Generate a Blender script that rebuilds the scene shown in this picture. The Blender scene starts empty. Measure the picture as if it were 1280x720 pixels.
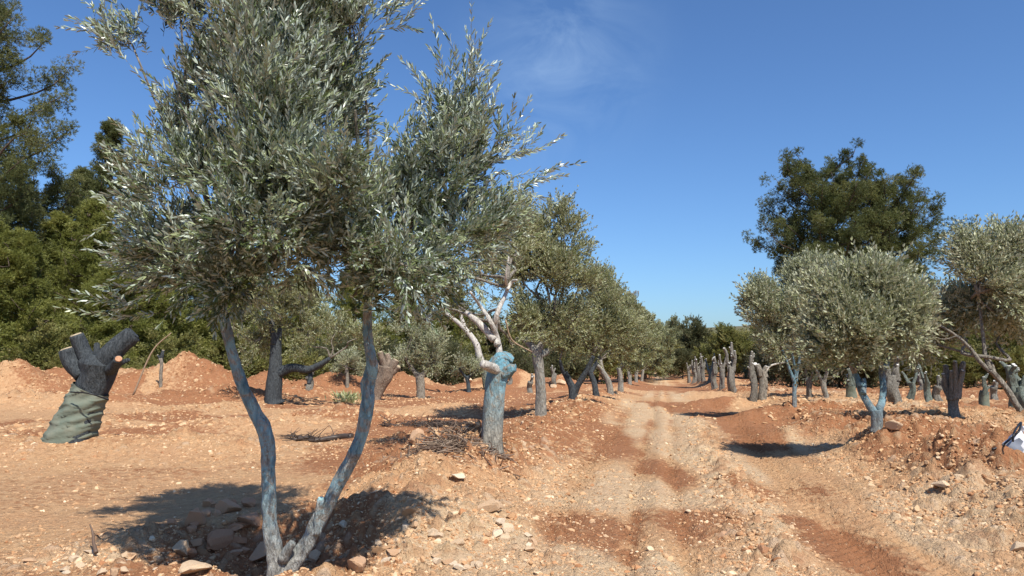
import bpy, math, random
import numpy as np
from mathutils import Vector
random.seed(7)
RG = np.random.default_rng(11)
SC = bpy.context.scene
COL = SC.collection
PI = math.pi
# ------------------------------------------------------------------ camera maths
FPX, CAMH = 928.0, 1.6
PITCH = math.atan(80/FPX)
CP, SP = math.cos(PITCH), math.sin(PITCH)
def ray(px, py):
    a, b = (px-640)/FPX, (360-py)/FPX
    return np.array([a, CP - SP*b, SP + CP*b])
def at(px, py, Y):
    r = ray(px, py)
    return np.array([0, 0, CAMH]) + r*(Y/r[1])

# ------------------------------------------------------------------ noise
def _h(ix, iy, s):
    n = (ix.astype(np.int64)*374761393 + iy.astype(np.int64)*668265263 + s*974711) & 0x7fffffff
    n = ((n ^ (n >> 13))*1274126177) & 0x7fffffff
    n = ((n ^ (n >> 16))*668265263) & 0x7fffffff
    return ((n ^ (n >> 15)) & 0xffff)/65535.0
def vn(x, y, s=0):
    x = np.asarray(x, float); y = np.asarray(y, float)
    ix, iy = np.floor(x), np.floor(y)
    fx, fy = x-ix, y-iy
    fx = fx*fx*(3-2*fx); fy = fy*fy*(3-2*fy)
    a, b = _h(ix, iy, s), _h(ix+1, iy, s)
    c, d = _h(ix, iy+1, s), _h(ix+1, iy+1, s)
    return (a*(1-fx)+b*fx)*(1-fy) + (c*(1-fx)+d*fx)*fy
def fbm(x, y, s=0, o=4):
    v = 0; a = .5; t = 0
    for k in range(o):
        v = v + a*vn(x*2**k+13.7*k, y*2**k-7.1*k, s+k); t += a; a *= .5
    return v/t
def sstep(a, b, x):
    t = np.clip((x-a)/(b-a), 0, 1); return t*t*(3-2*t)
def stones(x, y, cell, s, dens=.6):
    """embedded stone bumps (height 0..1 and the id of the stone)"""
    gx, gy = np.floor(x/cell), np.floor(y/cell)
    best = np.zeros_like(x); bid = np.zeros_like(x)
    for dx in (-1, 0, 1):
        for dy in (-1, 0, 1):
            cx, cy = gx+dx, gy+dy
            ox, oy = _h(cx, cy, s+1), _h(cx, cy, s+2)
            rr = (.18 + .42*_h(cx, cy, s+3)**1.6)
            on = _h(cx, cy, s+4) < dens
            ex = .7+.6*_h(cx, cy, s+5)
            ddx = (x/cell-(cx+ox))*ex; ddy = (y/cell-(cy+oy))/ex
            d = np.sqrt(ddx*ddx+ddy*ddy)/rr
            hgt = np.where(on, np.clip(1-d**2.2, 0, 1)*rr*1.6, 0)
            m = hgt > best
            best = np.where(m, hgt, best); bid = np.where(m, _h(cx, cy, s+6), bid)
    return best, bid

# ------------------------------------------------------------------ terrain
K = .2
def zlong(y):
    t = np.clip(y-18, 0, 70)
    return -.030*np.where(t < 6, t*t/12, t-3)
def zsimple(x, y):
    return zlong(y)
def gp(px, py, dz=0.0):
    r = ray(px, py)
    Y = 2.0
    while Y < 400:
        z = CAMH + r[2]/r[1]*Y
        if z <= float(zlong(np.float64(Y))) + dz: break
        Y *= 1.003
    return np.array([r[0]/r[1]*Y, Y])
def gauss(x, y, cx, cy, rx, ry, a=0.0):
    ca, sa = math.cos(a), math.sin(a)
    dx, dy = x-cx, y-cy
    u, v = (dx*ca+dy*sa)/rx, (-dx*sa+dy*ca)/ry
    return np.exp(-(u*u+v*v))
T1 = gp(345, 716); T2 = gp(615, 560); T3 = gp(675, 517)
HEAPS = []   # x, y, rx, ry, h, angle
def heap(px, Y, rx, ry, h, a=0.0):
    HEAPS.append(((px-640)/FPX*Y, Y, rx, ry, h, a))
heap(232, 27, 3.1, 1.6, 1.30); heap(15, 25, 2.4, 1.5, 1.15); heap(120, 28, 3.2, 1.6, 1.0); heap(-60, 27, 3, 2, 1.5)
heap(330, 31, 1.6, 1.3, 1.15); heap(255, 24, 2.6, .9, .5); heap(80, 22, 2.6, 1.0, .5, .1); heap(420, 36, 3.0, 1.6, .95)
heap(500, 38, 3, 1.5, .9); heap(365, 27, 1.6, .8, .45); heap(650, 48, 3.5, 2, 1.25); heap(600, 34, 2.0, 1.0, .35)
heap(560, 19.5, 1.6, .7, .28); heap(700, 44, 1.8, 1.6, .9)
heap(300, 15.3, 1.8, .6, .26, .1); heap(420, 17.0, 1.9, .7, .34); heap(90, 11.6, 3.2, .8, .20, .1); heap(-150, 11.5, 3, .8, .2)
heap(245, 12.2, 1.3, .7, .16); heap(500, 12.6, .9, .6, .12)
# right berm bumps, crossing the row
heap(955, 17.6, 1.1, .55, .34, .35); heap(1010, 14.0, 1.1, .45, .28, .3); heap(905, 22.5, 1.3, .7, .34, .35)
heap(1120, 11.0, 1.2, .8, .26, .4); heap(1250, 9.0, 1.5, .9, .26, .3); heap(1190, 15.0, 2.2, .7, .16); heap(885, 30, 1.6, 1.2, .36)
heap(1135, 13.6, .8, .45, .20); heap(1330, 11, 2, 1, .3); heap(905, 47, 1.6, 2.5, .4); heap(905, 60, 1.6, 2.5, .4)
# left berm bumps (rubble of the row)
heap(560, 6.8, .8, .7, .16, .3); heap(620, 10.0, 1.0, .7, .15, .2); heap(700, 13.5, .6, 1.5, .15, -.2)
heap(735, 19, .6, 2.0, .16, -.2); heap(565, 10.4, 1.0, .45, .18, .1); heap(205, 6.4, .5, .3, .05)
RED = []; PALE = []
def patch(lst, px, py, rx, ry, w=1.0, a=0.0):
    c = gp(px, py); c2 = gp(px, py-ry) if py-ry > 470 else c*1.3; c3 = gp(px, py+ry)
    lst.append((c[0], (c2[1]+c3[1])/2, rx*c[1]/FPX*1.1, max(.25, (c2[1]-c3[1])/2), w, a))
for a in ((575, 590, 110, 26), (640, 565, 60, 20), (735, 665, 70, 25), (880, 660, 75, 30), (1060, 690, 60, 34), (840, 595, 30, 22), (890, 520, 40, 20),
          (640, 520, 45, 12), (590, 500, 120, 8), (340, 500, 100, 9), (120, 555, 130, 16), (60, 490, 90, 12), (690, 550, 30, 16), (1190, 500, 90, 10),
          (820, 485, 40, 5), (1150, 590, 60, 18), (935, 615, 30, 15), (480, 545, 60, 16), (765, 555, 25, 18), (215, 480, 60, 12), (1000, 655, 24, 14), (560, 535, 60, 14)):
    patch(RED, *a)
for a in ((560, 680, 120, 40), (960, 660, 60, 60), (900, 590, 30, 40), (200, 690, 160, 22), (690, 690, 50, 30), (1170, 670, 90, 26), (1080, 520, 70, 9),
          (850, 520, 30, 22), (800, 720, 70, 20), (1010, 500, 60, 8), (960, 600, 40, 22), (860, 640, 40, 30), (660, 590, 50, 20), (1060, 570, 50, 20),
          (1190, 640, 90, 18), (790, 620, 60, 22)):
    patch(PALE, *a)
RUB = []
for a in ((560, 685, 120, 42), (945, 680, 42, 45), (905, 600, 22, 34), (1190, 650, 110, 24), (150, 706, 140, 13), (650, 600, 50, 30), (1130, 600, 70, 26), (1240, 700, 60, 18)): patch(RUB, *a)
def psum(lst, x, y):
    v = 0
    for (cx, cy, rx, ry, w, a) in lst:
        v = np.maximum(v, w*gauss(x, y, cx, cy, rx, ry, a))
    return v
PITS = [(T1[0]-.30, T1[1]+.72, 1.0, .78, .30), (T2[0]-.85, T2[1]+1.0, 1.35, .75, .30), (T3[0]-.9, T3[1]+.9, 1.2, .8, .26), (7.9, 17.0, 1.3, .6, .22)]
def terrain(x, y, detail=True):
    x = np.asarray(x, float); y = np.asarray(y, float)
    u = x - K*y + .25*(vn(y*.12, x*0+3.3, 5)-.5)
    z = zlong(y).copy()
    near = sstep(260, 110, np.hypot(x, y))
    # right bank, left bank
    bank = sstep(2.5, 3.6, u)
    z += near*(.30*bank - .10*sstep(7, 10, u))
    lb = np.exp(-((u+2.75)/1.05)**2)
    z += near*.25*lb*(.35+1.1*vn(y*.55, u*.8, 9))*sstep(5.6, 8.5, y)
    z += near*.12*np.exp(-((u+12.5)/1.3)**2)
    # centre windrow of rubble, wheel ruts
    wr = np.exp(-((u-.78-.12*np.sin(y*.35))/.27)**2)*sstep(30, 9, y)
    z += .07*wr
    road = sstep(-1.9, -1.3, u)*sstep(2.9, 2.3, u)
    wob = .10*(vn(y*.3, y*0, 21)-.5)
    rut = 0
    for c, w, d in ((-.95, .16, .035), (-.28, .09, .04), (.18, .09, .035), (1.62, .22, .05), (2.1, .13, .03)):
        rut = rut + d*np.exp(-((u-c-wob)/w)**2)*(.55+.8*vn(y*.8, u*0+c, 27))*(1+.75*np.sin(y*40+np.abs(u-c)*45))
    z -= near*road*rut*.95*sstep(75, 25, y)
    z += near*.03*road*np.exp(-((u+.05)/.1)**2)
    # left lanes
    lane = sstep(-11, -9.8, u)*sstep(-4.2, -5.2, u)
    z -= near*lane*.03*(np.exp(-((u+6.2)/.25)**2)+np.exp(-((u+8.0)/.25)**2))
    hp = 0
    for (cx, cy, rx, ry, h, a) in HEAPS:
        g = gauss(x, y, cx, cy, rx, ry, a)
        if h > .7: g = np.exp(-1.25*np.maximum(0, -np.log(np.maximum(g, 1e-12)))**.85)*(.70+.60*fbm(x*1.1+cx, y*1.1, 7, 4))
        z += h*g; hp = np.maximum(hp, g*min(1, h*3))
    pit = 0
    for (cx, cy, rx, ry, dpt) in PITS:
        g = np.exp(-(((x-cx)/rx)**2+((y-cy)/ry)**2)**2.2)
        z -= dpt*g; pit = np.maximum(pit, g)
        g2 = np.exp(-((np.sqrt(((x-cx)/rx)**2+((y-cy)/ry)**2)-1.22)/.22)**2)
        z += .06*g2
    # distant relief: low hills far away
    rr = np.hypot(x, y)
    far = sstep(500, 1500, rr)
    z += far*(30 + 45*fbm(x*.0011+3, y*.0011, 31, 4))*sstep(.15, .45, vn(x*.0006+9, y*.0006, 33)+.12)
    z += sstep(140, 400, rr)*6*(vn(x*.01, y*.01, 35)-.5)
    if not detail: return z
    rough = np.clip(.10 + .55*np.clip(lb*1.1, 0, 1) + .65*bank + .8*hp + .5*wr + .25*pit + .4*np.exp(-((u+12.5)/1.6)**2), .1, 1)
    rough = rough*(1-.72*np.clip(road-wr, 0, 1))*(1-.8*lane)
    rough = rough*sstep(120, 40, rr)
    md = .35+1.3*vn(x*.7+5, y*.7, 71)
    rough = rough*md*(1-.6*gauss(x, y, T1[0], 4.2, 2.2, 1.3))
    n1 = fbm(x*1.1, y*1.1, 41, 3)-.5
    n2 = fbm(x*4.2, y*4.2, 51, 3)-.5
    n3 = fbm(x*15, y*15, 61, 2)-.5
    n4 = fbm(x*7.5, y*7.5, 63, 3)-.5
    z += .016*(fbm(x*32, y*32, 67, 2)-.5)*sstep(14, 7, np.hypot(x, y))
    z += rough*(.26*n1+.24*n2+.15*n4) + (.010+.10*rough)*n3 + .035*(fbm(x*.5, y*.5, 81, 3)-.5)*near
    return z
def gp(px, py, dz=0.0):
    r = ray(px, py); Y = 2.5*1.0025**np.arange(1600)
    d = CAMH + r[2]/r[1]*Y - terrain(r[0]/r[1]*Y, Y) - dz
    i = int(np.argmax(d <= 0)) if (d <= 0).any() else 1599
    return np.array([r[0]/r[1]*Y[i], Y[i]])
def TH(x, y, detail=True):
    return float(terrain(np.array([float(x)]), np.array([float(y)]), detail)[0])

# ------------------------------------------------------------------ object helpers
def tag(o, label=None, cat=None, group=None, kind=None):
    if label: o['label'] = label
    if cat: o['category'] = cat
    if group: o['group'] = group
    if kind: o['kind'] = kind
    return o
def empty(name, loc, rz=0.0):
    o = bpy.data.objects.new(name, None); COL.objects.link(o)
    o.location = loc; o.rotation_euler = (0, 0, rz); o.empty_display_size = .2
    return o
class MB:
    def __init__(s): s.v = []; s.f = []; s.n = 0; s.att = []
    def add(s, v, f, att=None):
        v = np.asarray(v, float); f = np.asarray(f, int)
        s.v.append(v); s.f.append(f + s.n); s.n += len(v)
        s.att.append(np.zeros(len(v)) if att is None else np.broadcast_to(att, (len(v),)))
    def build(s, name, mat, parent=None, smooth=False, loc=None):
        me = bpy.data.meshes.new(name)
        V = np.concatenate(s.v); me.vertices.add(len(V)); me.vertices.foreach_set('co', V.ravel())
        tot = np.concatenate([np.full(len(f), f.shape[1]) for f in s.f])
        idx = np.concatenate([f.ravel() for f in s.f])
        me.loops.add(len(idx)); me.loops.foreach_set('vertex_index', idx)
        me.polygons.add(len(tot)); st = np.concatenate([[0], np.cumsum(tot)[:-1]])
        me.polygons.foreach_set('loop_start', st); me.polygons.foreach_set('loop_total', tot)
        me.polygons.foreach_set('use_smooth', np.full(len(tot), smooth))
        a = me.attributes.new('rnd', 'FLOAT', 'POINT'); a.data.foreach_set('value', np.concatenate(s.att))
        me.update(calc_edges=True)
        me.materials.append(mat)
        o = bpy.data.objects.new(name, me); COL.objects.link(o)
        if parent: o.parent = parent
        if loc is not None: o.location = loc
        return o
def copy_tree(o, parent=None):
    c = o.copy(); COL.objects.link(c); c.parent = parent
    for ch in o.children: copy_tree(ch, c)
    return c
def norm(a):
    a = np.asarray(a, float); return a/np.maximum(1e-9, np.linalg.norm(a, axis=-1, keepdims=True))
def resample(P, R, n):
    P = np.asarray(P, float); R = np.asarray(R, float)*.9; m = len(P)
    Q = np.vstack([2*P[0]-P[1], P, 2*P[-1]-P[-2]]); S = np.concatenate([[R[0]], R, [R[-1]]])
    out = []; ro = []
    for t in np.linspace(0, m-1-1e-6, n):
        i = int(t); f = t-i
        p0, p1, p2, p3 = Q[i:i+4]
        out.append(.5*((2*p1)+(-p0+p2)*f+(2*p0-5*p1+4*p2-p3)*f*f+(-p0+3*p1-3*p2+p3)*f**3))
        ro.append(S[i+1]*(1-f)+S[i+2]*f)
    return np.array(out), np.array(ro)
def tube(mb, P, R, seg=12, n=None, gn=.12, ridge=.08, seed=0, att=0, cap=True, wob=0.0):
    P = np.asarray(P, float); L = np.linalg.norm(np.diff(P, axis=0), axis=1).sum()
    if n is None: n = max(3, int(L/max(.03, min(R)*.9))); n = min(n, 70)
    C, r = resample(P, R, n)
    if wob:
        t = np.linspace(0, 1, n)*L*2.5
        C = C + wob*np.stack([fbm(t, t*0+seed, 3)-.5, fbm(t, t*0+seed+9, 4)-.5, t*0], 1)*np.minimum(1, t[:, None]*2)
    T = norm(np.gradient(C, axis=0))
    a = np.array([1., 0, 0]) if abs(T[0][0]) < .8 else np.array([0, 1., 0])
    U = norm(a-T[0]*a.dot(T[0])); vs = []
    ang = np.arange(seg)/seg*2*PI
    s = np.concatenate([[0], np.cumsum(np.linalg.norm(np.diff(C, axis=0), axis=1))])
    for i in range(n):
        U = norm(U-T[i]*U.dot(T[i])); W = np.cross(T[i], U)
        ph = s[i]*2.2+seed
        dr = 1 + ridge*np.sin(ang*3+ph*.9)*.6 + ridge*np.sin(ang*5-ph*.7+1.3)*.5 + gn*(2*fbm(np.cos(ang)*1.4+seed*3.1, np.sin(ang)*1.4+s[i]/max(.05, r.mean())*.55+seed, 7, 3)-1)
        rr = r[i]*dr
        vs.append(C[i]+np.outer(np.cos(ang)*rr, U)+np.outer(np.sin(ang)*rr, W))
    V = np.vstack(vs); F = []
    for i in range(n-1):
        for k in range(seg):
            k2 = (k+1) % seg
            F.append((i*seg+k, i*seg+k2, (i+1)*seg+k2, (i+1)*seg+k))
    F = np.array(F)
    base = len(V)
    if cap:
        V = np.vstack([V, C[0], C[-1]])
        F2 = np.array([(base, (k+1) % seg, k) for k in range(seg)]+[(base+1, (n-1)*seg+k, (n-1)*seg+(k+1) % seg) for k in range(seg)])
        F2 = F2
    mb.add(V, F, att)
    if cap:
        mb.f.append(F2 + mb.n - len(V))
    return C[-1], T[-1], r[-1]

# ------------------------------------------------------------------ materials
def mat(name):
    m = bpy.data.materials.new(name); m.use_nodes = True
    nt = m.node_tree; b = nt.nodes['Principled BSDF']
    return m, nt, b
def N(nt, t, **kw):
    n = nt.nodes.new(t)
    for k, v in kw.items():
        if k.startswith('i_'): n.inputs[k[2:].replace('_', ' ')].default_value = v
        else: setattr(n, k, v)
    return n
def L(nt, a, b): nt.links.new(a, b)
def ramp(nt, fac, stops):
    r = N(nt, 'ShaderNodeValToRGB'); e = r.color_ramp.elements
    e[0].position, e[0].color = stops[0][0], (*stops[0][1], 1)
    e[1].position, e[1].color = stops[-1][0], (*stops[-1][1], 1)
    for p, c in stops[1:-1]:
        x = e.new(p); x.color = (*c, 1)
    L(nt, fac, r.inputs[0]); return r.outputs[0]
def mix(nt, f, a, b, bt='MIX'):
    m = N(nt, 'ShaderNodeMix', data_type='RGBA', blend_type=bt)
    if isinstance(f, (int, float)): m.inputs[0].default_value = f
    else: L(nt, f, m.inputs[0])
    for i, c in ((6, a), (7, b)):
        if isinstance(c, tuple): m.inputs[i].default_value = (*c, 1)
        else: L(nt, c, m.inputs[i])
    return m.outputs[2]
def math_(nt, op, a, b=None, c=None):
    m = N(nt, 'ShaderNodeMath', operation=op)
    for i, x in enumerate((a, b, c)):
        if x is None: continue
        if isinstance(x, (int, float)): m.inputs[i].default_value = x
        else: L(nt, x, m.inputs[i])
    return m.outputs[0]
def noise(nt, vec, scale, det=4, rough=.55, dist=0):
    n = N(nt, 'ShaderNodeTexNoise'); n.inputs['Scale'].default_value = scale; n.inputs['Detail'].default_value = det
    n.inputs['Roughness'].default_value = rough; n.inputs['Distortion'].default_value = dist
    if vec is not None: L(nt, vec, n.inputs['Vector'])
    return n.outputs['Fac']
def bump(nt, b, h, strength=.5, dist=.02, prev=None):
    n = N(nt, 'ShaderNodeBump'); n.inputs['Strength'].default_value = strength; n.inputs['Distance'].default_value = dist
    L(nt, h, n.inputs['Height'])
    if prev is not None: L(nt, prev, n.inputs['Normal'])
    L(nt, n.outputs[0], b.inputs['Normal']); return n.outputs[0]
def sharp(nt, f, lo, hi):
    m = N(nt, 'ShaderNodeMapRange'); m.inputs[1].default_value = lo; m.inputs[2].default_value = hi
    L(nt, f, m.inputs[0]); return m.outputs[0]

TAN, TAN2 = (.66, .42, .225), (.53, .305, .150)
REDC, REDD = (.39, .175, .080), (.28, .115, .050)
PALEC, PALE2 = (.72, .54, .345), (.61, .435, .25)
def soil_mat():
    m, nt, b = mat('dry_red_soil')
    tc = N(nt, 'ShaderNodeTexCoord').outputs['Object']
    ar = N(nt, 'ShaderNodeAttribute', attribute_name='red').outputs['Fac']
    ap = N(nt, 'ShaderNodeAttribute', attribute_name='pale').outputs['Fac']
    st = N(nt, 'ShaderNodeAttribute', attribute_name='stone').outputs['Fac']
    sid = N(nt, 'ShaderNodeAttribute', attribute_name='rnd').outputs['Fac']
    n1 = noise(nt, tc, 1.3, 6, .6); n2 = noise(nt, tc, 9, 6, .65); n3 = noise(nt, tc, 55, 5, .7)
    base = mix(nt, sharp(nt, n2, .35, .65), TAN, TAN2)
    red = mix(nt, sharp(nt, n2, .3, .7), REDC, REDD)
    pale = mix(nt, sharp(nt, n2, .3, .7), PALEC, PALE2)
    f1 = math_(nt, 'ADD', ar, math_(nt, 'MULTIPLY', math_(nt, 'SUBTRACT', n2, .5), 1.1))
    c = mix(nt, sharp(nt, math_(nt, 'ADD', f1, math_(nt, 'MULTIPLY', math_(nt, 'SUBTRACT', n3, .5), .35)), .36, .62), base, red)
    f2 = math_(nt, 'ADD', ap, math_(nt, 'MULTIPLY', math_(nt, 'SUBTRACT', n2, .5), .9))
    c = mix(nt, sharp(nt, math_(nt, 'ADD', f2, math_(nt, 'MULTIPLY', math_(nt, 'SUBTRACT', n3, .5), .5)), .40, .75), c, pale)
    # small chips of pale limestone scattered in the earth
    vo = N(nt, 'ShaderNodeTexVoronoi'); vo.inputs['Scale'].default_value = 26; L(nt, tc, vo.inputs['Vector'])
    vo2 = N(nt, 'ShaderNodeTexVoronoi'); vo2.inputs['Scale'].default_value = 70; L(nt, tc, vo2.inputs['Vector'])
    sep = N(nt, 'ShaderNodeSeparateColor'); L(nt, vo.outputs['Color'], sep.inputs[0])
    chip = math_(nt, 'MULTIPLY', math_(nt, 'GREATER_THAN', sep.outputs[0], .74), sharp(nt, vo.outputs['Distance'], .42, .25))
    sep2 = N(nt, 'ShaderNodeSeparateColor'); L(nt, vo2.outputs['Color'], sep2.inputs[0])
    chip2 = math_(nt, 'MULTIPLY', math_(nt, 'GREATER_THAN', sep2.outputs[0], .62), sharp(nt, vo2.outputs['Distance'], .45, .3))
    c = mix(nt, math_(nt, 'MULTIPLY', chip, .42), c, mix(nt, sep.outputs[1], PALEC, TAN2))
    c = mix(nt, math_(nt, 'MULTIPLY', chip2, .3), c, mix(nt, sep2.outputs[1], PALEC, REDC))
    stc = ramp(nt, sid, [(0, REDC), (.3, TAN2), (.6, PALE2), (1, (.70, .54, .38))])
    c = mix(nt, math_(nt, 'MULTIPLY', sharp(nt, st, .12, .4), .6), c, stc)
    c = mix(nt, math_(nt, 'MULTIPLY', sharp(nt, n1, .35, .7), .35), c, (.50, .25, .13))
    c = mix(nt, math_(nt, 'MULTIPLY', sharp(nt, n3, .60, .38), .25), c, (.22, .105, .055))
    # far land: dry scrub
    geo = N(nt, 'ShaderNodeNewGeometry'); ln = N(nt, 'ShaderNodeVectorMath', operation='LENGTH'); L(nt, geo.outputs['Position'], ln.inputs[0])
    sc = mix(nt, noise(nt, tc, .03, 5, .6), (.075, .085, .04), (.17, .14, .085))
    c = mix(nt, sharp(nt, ln.outputs['Value'], 115, 200), c, sc)
    L(nt, c, b.inputs['Base Color'])
    b.inputs['Roughness'].default_value = .95; b.inputs['Specular IOR Level'].default_value = .12
    h = math_(nt, 'ADD', math_(nt, 'MULTIPLY', noise(nt, tc, 22, 8, .7), 1.0), math_(nt, 'MULTIPLY', math_(nt, 'ADD', chip, math_(nt, 'MULTIPLY', chip2, .5)), .30))
    h = math_(nt, 'ADD', h, math_(nt, 'MULTIPLY', noise(nt, tc, 7, 6, .7), 1.6))
    bump(nt, b, h, 1.0, .045)
    return m
def rock_mat(name, lo, mid, hi, dusty=REDC):
    m, nt, b = mat(name)
    tc = N(nt, 'ShaderNodeTexCoord').outputs['Object']
    rn = N(nt, 'ShaderNodeAttribute', attribute_name='rnd').outputs['Fac']
    oi = N(nt, 'ShaderNodeObjectInfo').outputs['Random']
    f = math_(nt, 'FRACT', math_(nt, 'ADD', rn, oi))
    c = ramp(nt, f, [(0, dusty), (.20, lo), (.7, mid), (1, hi)])
    n = noise(nt, tc, 14, 6, .65)
    c = mix(nt, math_(nt, 'MULTIPLY', sharp(nt, n, .45, .65), .55), c, TAN2)
    L(nt, c, b.inputs['Base Color']); b.inputs['Roughness'].default_value = .9; b.inputs['Specular IOR Level'].default_value = .2
    bump(nt, b, noise(nt, tc, 30, 7, .7), .6, .02)
    return m
def bark_mat(name, dark, light, paint=None, amount=0.0, z0=0.0, z1=.1, z2=50, z3=51, paint2=None, scale=1.0):
    """bark with lengthwise fissures; copper-blue whitewash over it between z0 and z3, worn through by noise"""
    m, nt, b = mat(name)
    tc = N(nt, 'ShaderNodeTexCoord').outputs['Object']
    mp = N(nt, 'ShaderNodeMapping'); mp.inputs['Scale'].default_value = (1, 1, .34); L(nt, tc, mp.inputs[0])
    fi = noise(nt, mp.outputs[0], 38*scale, 6, .65, .6); fi2 = noise(nt, mp.outputs[0], 11*scale, 5, .6, .8)
    c = mix(nt, sharp(nt, fi, .34, .66), dark, light)
    c = mix(nt, math_(nt, 'MULTIPLY', sharp(nt, fi2, .55, .72), .5), c, tuple(x*.45 for x in dark))
    if paint:
        sx = N(nt, 'ShaderNodeSeparateXYZ'); L(nt, tc, sx.inputs[0])
        up = math_(nt, 'MULTIPLY', sharp(nt, sx.outputs[2], z0, z1), sharp(nt, sx.outputs[2], z3, z2))
        w = math_(nt, 'ADD', math_(nt, 'MULTIPLY', noise(nt, tc, 6.5*scale, 8, .72, 1.0), .85), math_(nt, 'MULTIPLY', fi, .30))
        f = sharp(nt, w, .86-amount*.62, .96-amount*.62)
        f = math_(nt, 'MULTIPLY', f, up)
        pc = mix(nt, sharp(nt, fi2, .35, .65), paint, paint2 or tuple(x*.6 for x in paint))
        c = mix(nt, math_(nt, 'MULTIPLY', f, .88), c, pc)
    L(nt, c, b.inputs['Base Color']); b.inputs['Roughness'].default_value = .85; b.inputs['Specular IOR Level'].default_value = .2
    bump(nt, b, math_(nt, 'ADD', fi, math_(nt, 'MULTIPLY', fi2, 1.5)), 1.0, .03)
    return m
def leaf_mat(name, tops, under, transl=.18, rough=.5, spec=.35):
    m, nt, b = mat(name)
    rn = N(nt, 'ShaderNodeAttribute', attribute_name='rnd').outputs['Fac']
    oi = N(nt, 'ShaderNodeObjectInfo').outputs['Random']
    f = math_(nt, 'ADD', math_(nt, 'MULTIPLY', rn, .82), math_(nt, 'MULTIPLY', oi, .18))
    st = [(i/(len(tops)-1), c) for i, c in enumerate(tops)]
    c = ramp(nt, f, st)
    if under:
        bf = N(nt, 'ShaderNodeNewGeometry').outputs['Backfacing']
        c2 = mix(nt, f, under, tuple(x*.72 for x in under))
        c = mix(nt, bf, c, c2)
    L(nt, c, b.inputs['Base Color']); b.inputs['Roughness'].default_value = rough; b.inputs['Specular IOR Level'].default_value = spec
    if transl:
        t = N(nt, 'ShaderNodeBsdfTranslucent'); L(nt, c, t.inputs[0])
        ms = N(nt, 'ShaderNodeMixShader'); ms.inputs[0].default_value = transl
        L(nt, b.outputs[0], ms.inputs[1]); L(nt, t.outputs[0], ms.inputs[2])
        L(nt, ms.outputs[0], nt.nodes['Material Output'].inputs[0])
    return m
def plain(name, col, rough=.7, col2=None, sc=20, bmp=.3, spec=.3, metal=0):
    m, nt, b = mat(name)
    tc = N(nt, 'ShaderNodeTexCoord').outputs['Object']
    n = noise(nt, tc, sc, 5, .6)
    L(nt, mix(nt, sharp(nt, n, .3, .7), col, col2 or tuple(x*.7 for x in col)), b.inputs['Base Color'])
    b.inputs['Roughness'].default_value = rough; b.inputs['Specular IOR Level'].default_value = spec; b.inputs['Metallic'].default_value = metal
    bump(nt, b, n, bmp, .02)
    return m
M = {}
M['soil'] = soil_mat()
M['rock'] = rock_mat('limestone_rubble', (.46, .26, .13), (.58, .375, .21), (.73, .58, .39))
M['clod'] = rock_mat('dry_earth_clod', (.44, .25, .125), (.54, .345, .185), (.64, .455, .27), (.32, .145, .068))
M['rock_pale'] = rock_mat('pale_limestone', (.58, .43, .28), (.66, .51, .35), (.74, .62, .46), (.54, .34, .20))
M['rock_red'] = rock_mat('ochre_rock', (.40, .20, .11), (.48, .27, .16), (.52, .33, .20))
BLUE, BLUE2 = (.30, .51, .57), (.07, .18, .25)
M['fg'] = bark_mat('blue_washed_young_bark', (.17, .16, .14), (.46, .44, .39), BLUE, .57, .25, .85, paint2=BLUE2, scale=1.3)
M['t2'] = bark_mat('blue_washed_old_bark', (.15, .14, .12), (.40, .37, .30), (.17, .41, .51), .58, .2, 1.1, 1.55, 1.8, paint2=(.10, .25, .31))
M['greyblue'] = bark_mat('faded_blue_bark', (.13, .12, .10), (.38, .35, .29), (.27, .37, .37), .38, .1, .4)
M['bluebark'] = bark_mat('bright_blue_bark', (.12, .12, .11), (.30, .30, .28), (.24, .40, .45), .60, .0, .5, paint2=(.06, .13, .17))
M['grey'] = bark_mat('grey_olive_bark', (.10, .085, .065), (.36, .32, .255))
M['dark'] = bark_mat('dark_tarred_bark', (.025, .030, .033), (.085, .095, .10))
M['darkblue'] = bark_mat('dark_blue_bark', (.03, .04, .045), (.10, .12, .13), (.10, .22, .28), .35)
M['white'] = bark_mat('bleached_bark', (.30, .27, .23), (.70, .66, .58), scale=.9)
M['brown'] = bark_mat('brown_cut_bark', (.10, .07, .05), (.36, .28, .21))
M['greenbark'] = bark_mat('green_tinged_bark', (.08, .095, .08), (.23, .255, .21), (.22, .29, .26), .4)
M['pinebark'] = bark_mat('pine_bark', (.06, .045, .035), (.16, .12, .09))
M['cut'] = plain('freshly_cut_wood', (.60, .50, .33), .8, (.34, .26, .17), 16)
M['cutorange'] = plain('orange_cut_wood', (.52, .30, .17), .8, (.36, .17, .09), 22)
M['cutblue'] = plain('pale_blue_cut_wood', (.42, .62, .60), .8, (.30, .48, .48), 15)
M['cutwhite'] = plain('painted_cut_face', (.68, .66, .60), .8, (.50, .48, .42), 15)
M['wrap'] = plain('green_wrapping_cloth', (.125, .155, .12), .95, (.20, .205, .155), 6, .5, .15)
OL = [(.045, .066, .020), (.088, .118, .040), (.17, .205, .085), (.33, .37, .21)]
M['leaf'] = leaf_mat('olive_leaves', OL, (.50, .57, .46), .07, .32, .6)
M['leaf_mid'] = leaf_mat('olive_leaves_far', [(.10, .11, .034), (.17, .18, .062), (.26, .265, .105), (.37, .37, .17)], (.43, .44, .26), .22, .5, .4)
M['leaf_silver'] = leaf_mat('silver_olive_leaves', [(.12, .135, .05), (.22, .235, .105), (.34, .355, .19), (.48, .485, .30)], (.52, .53, .36), .22, .5, .4)
M['leaf_dark'] = leaf_mat('dark_scrub_leaves', [(.075, .085, .038), (.115, .122, .055), (.16, .16, .075), (.21, .20, .10)], None, .42)
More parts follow.
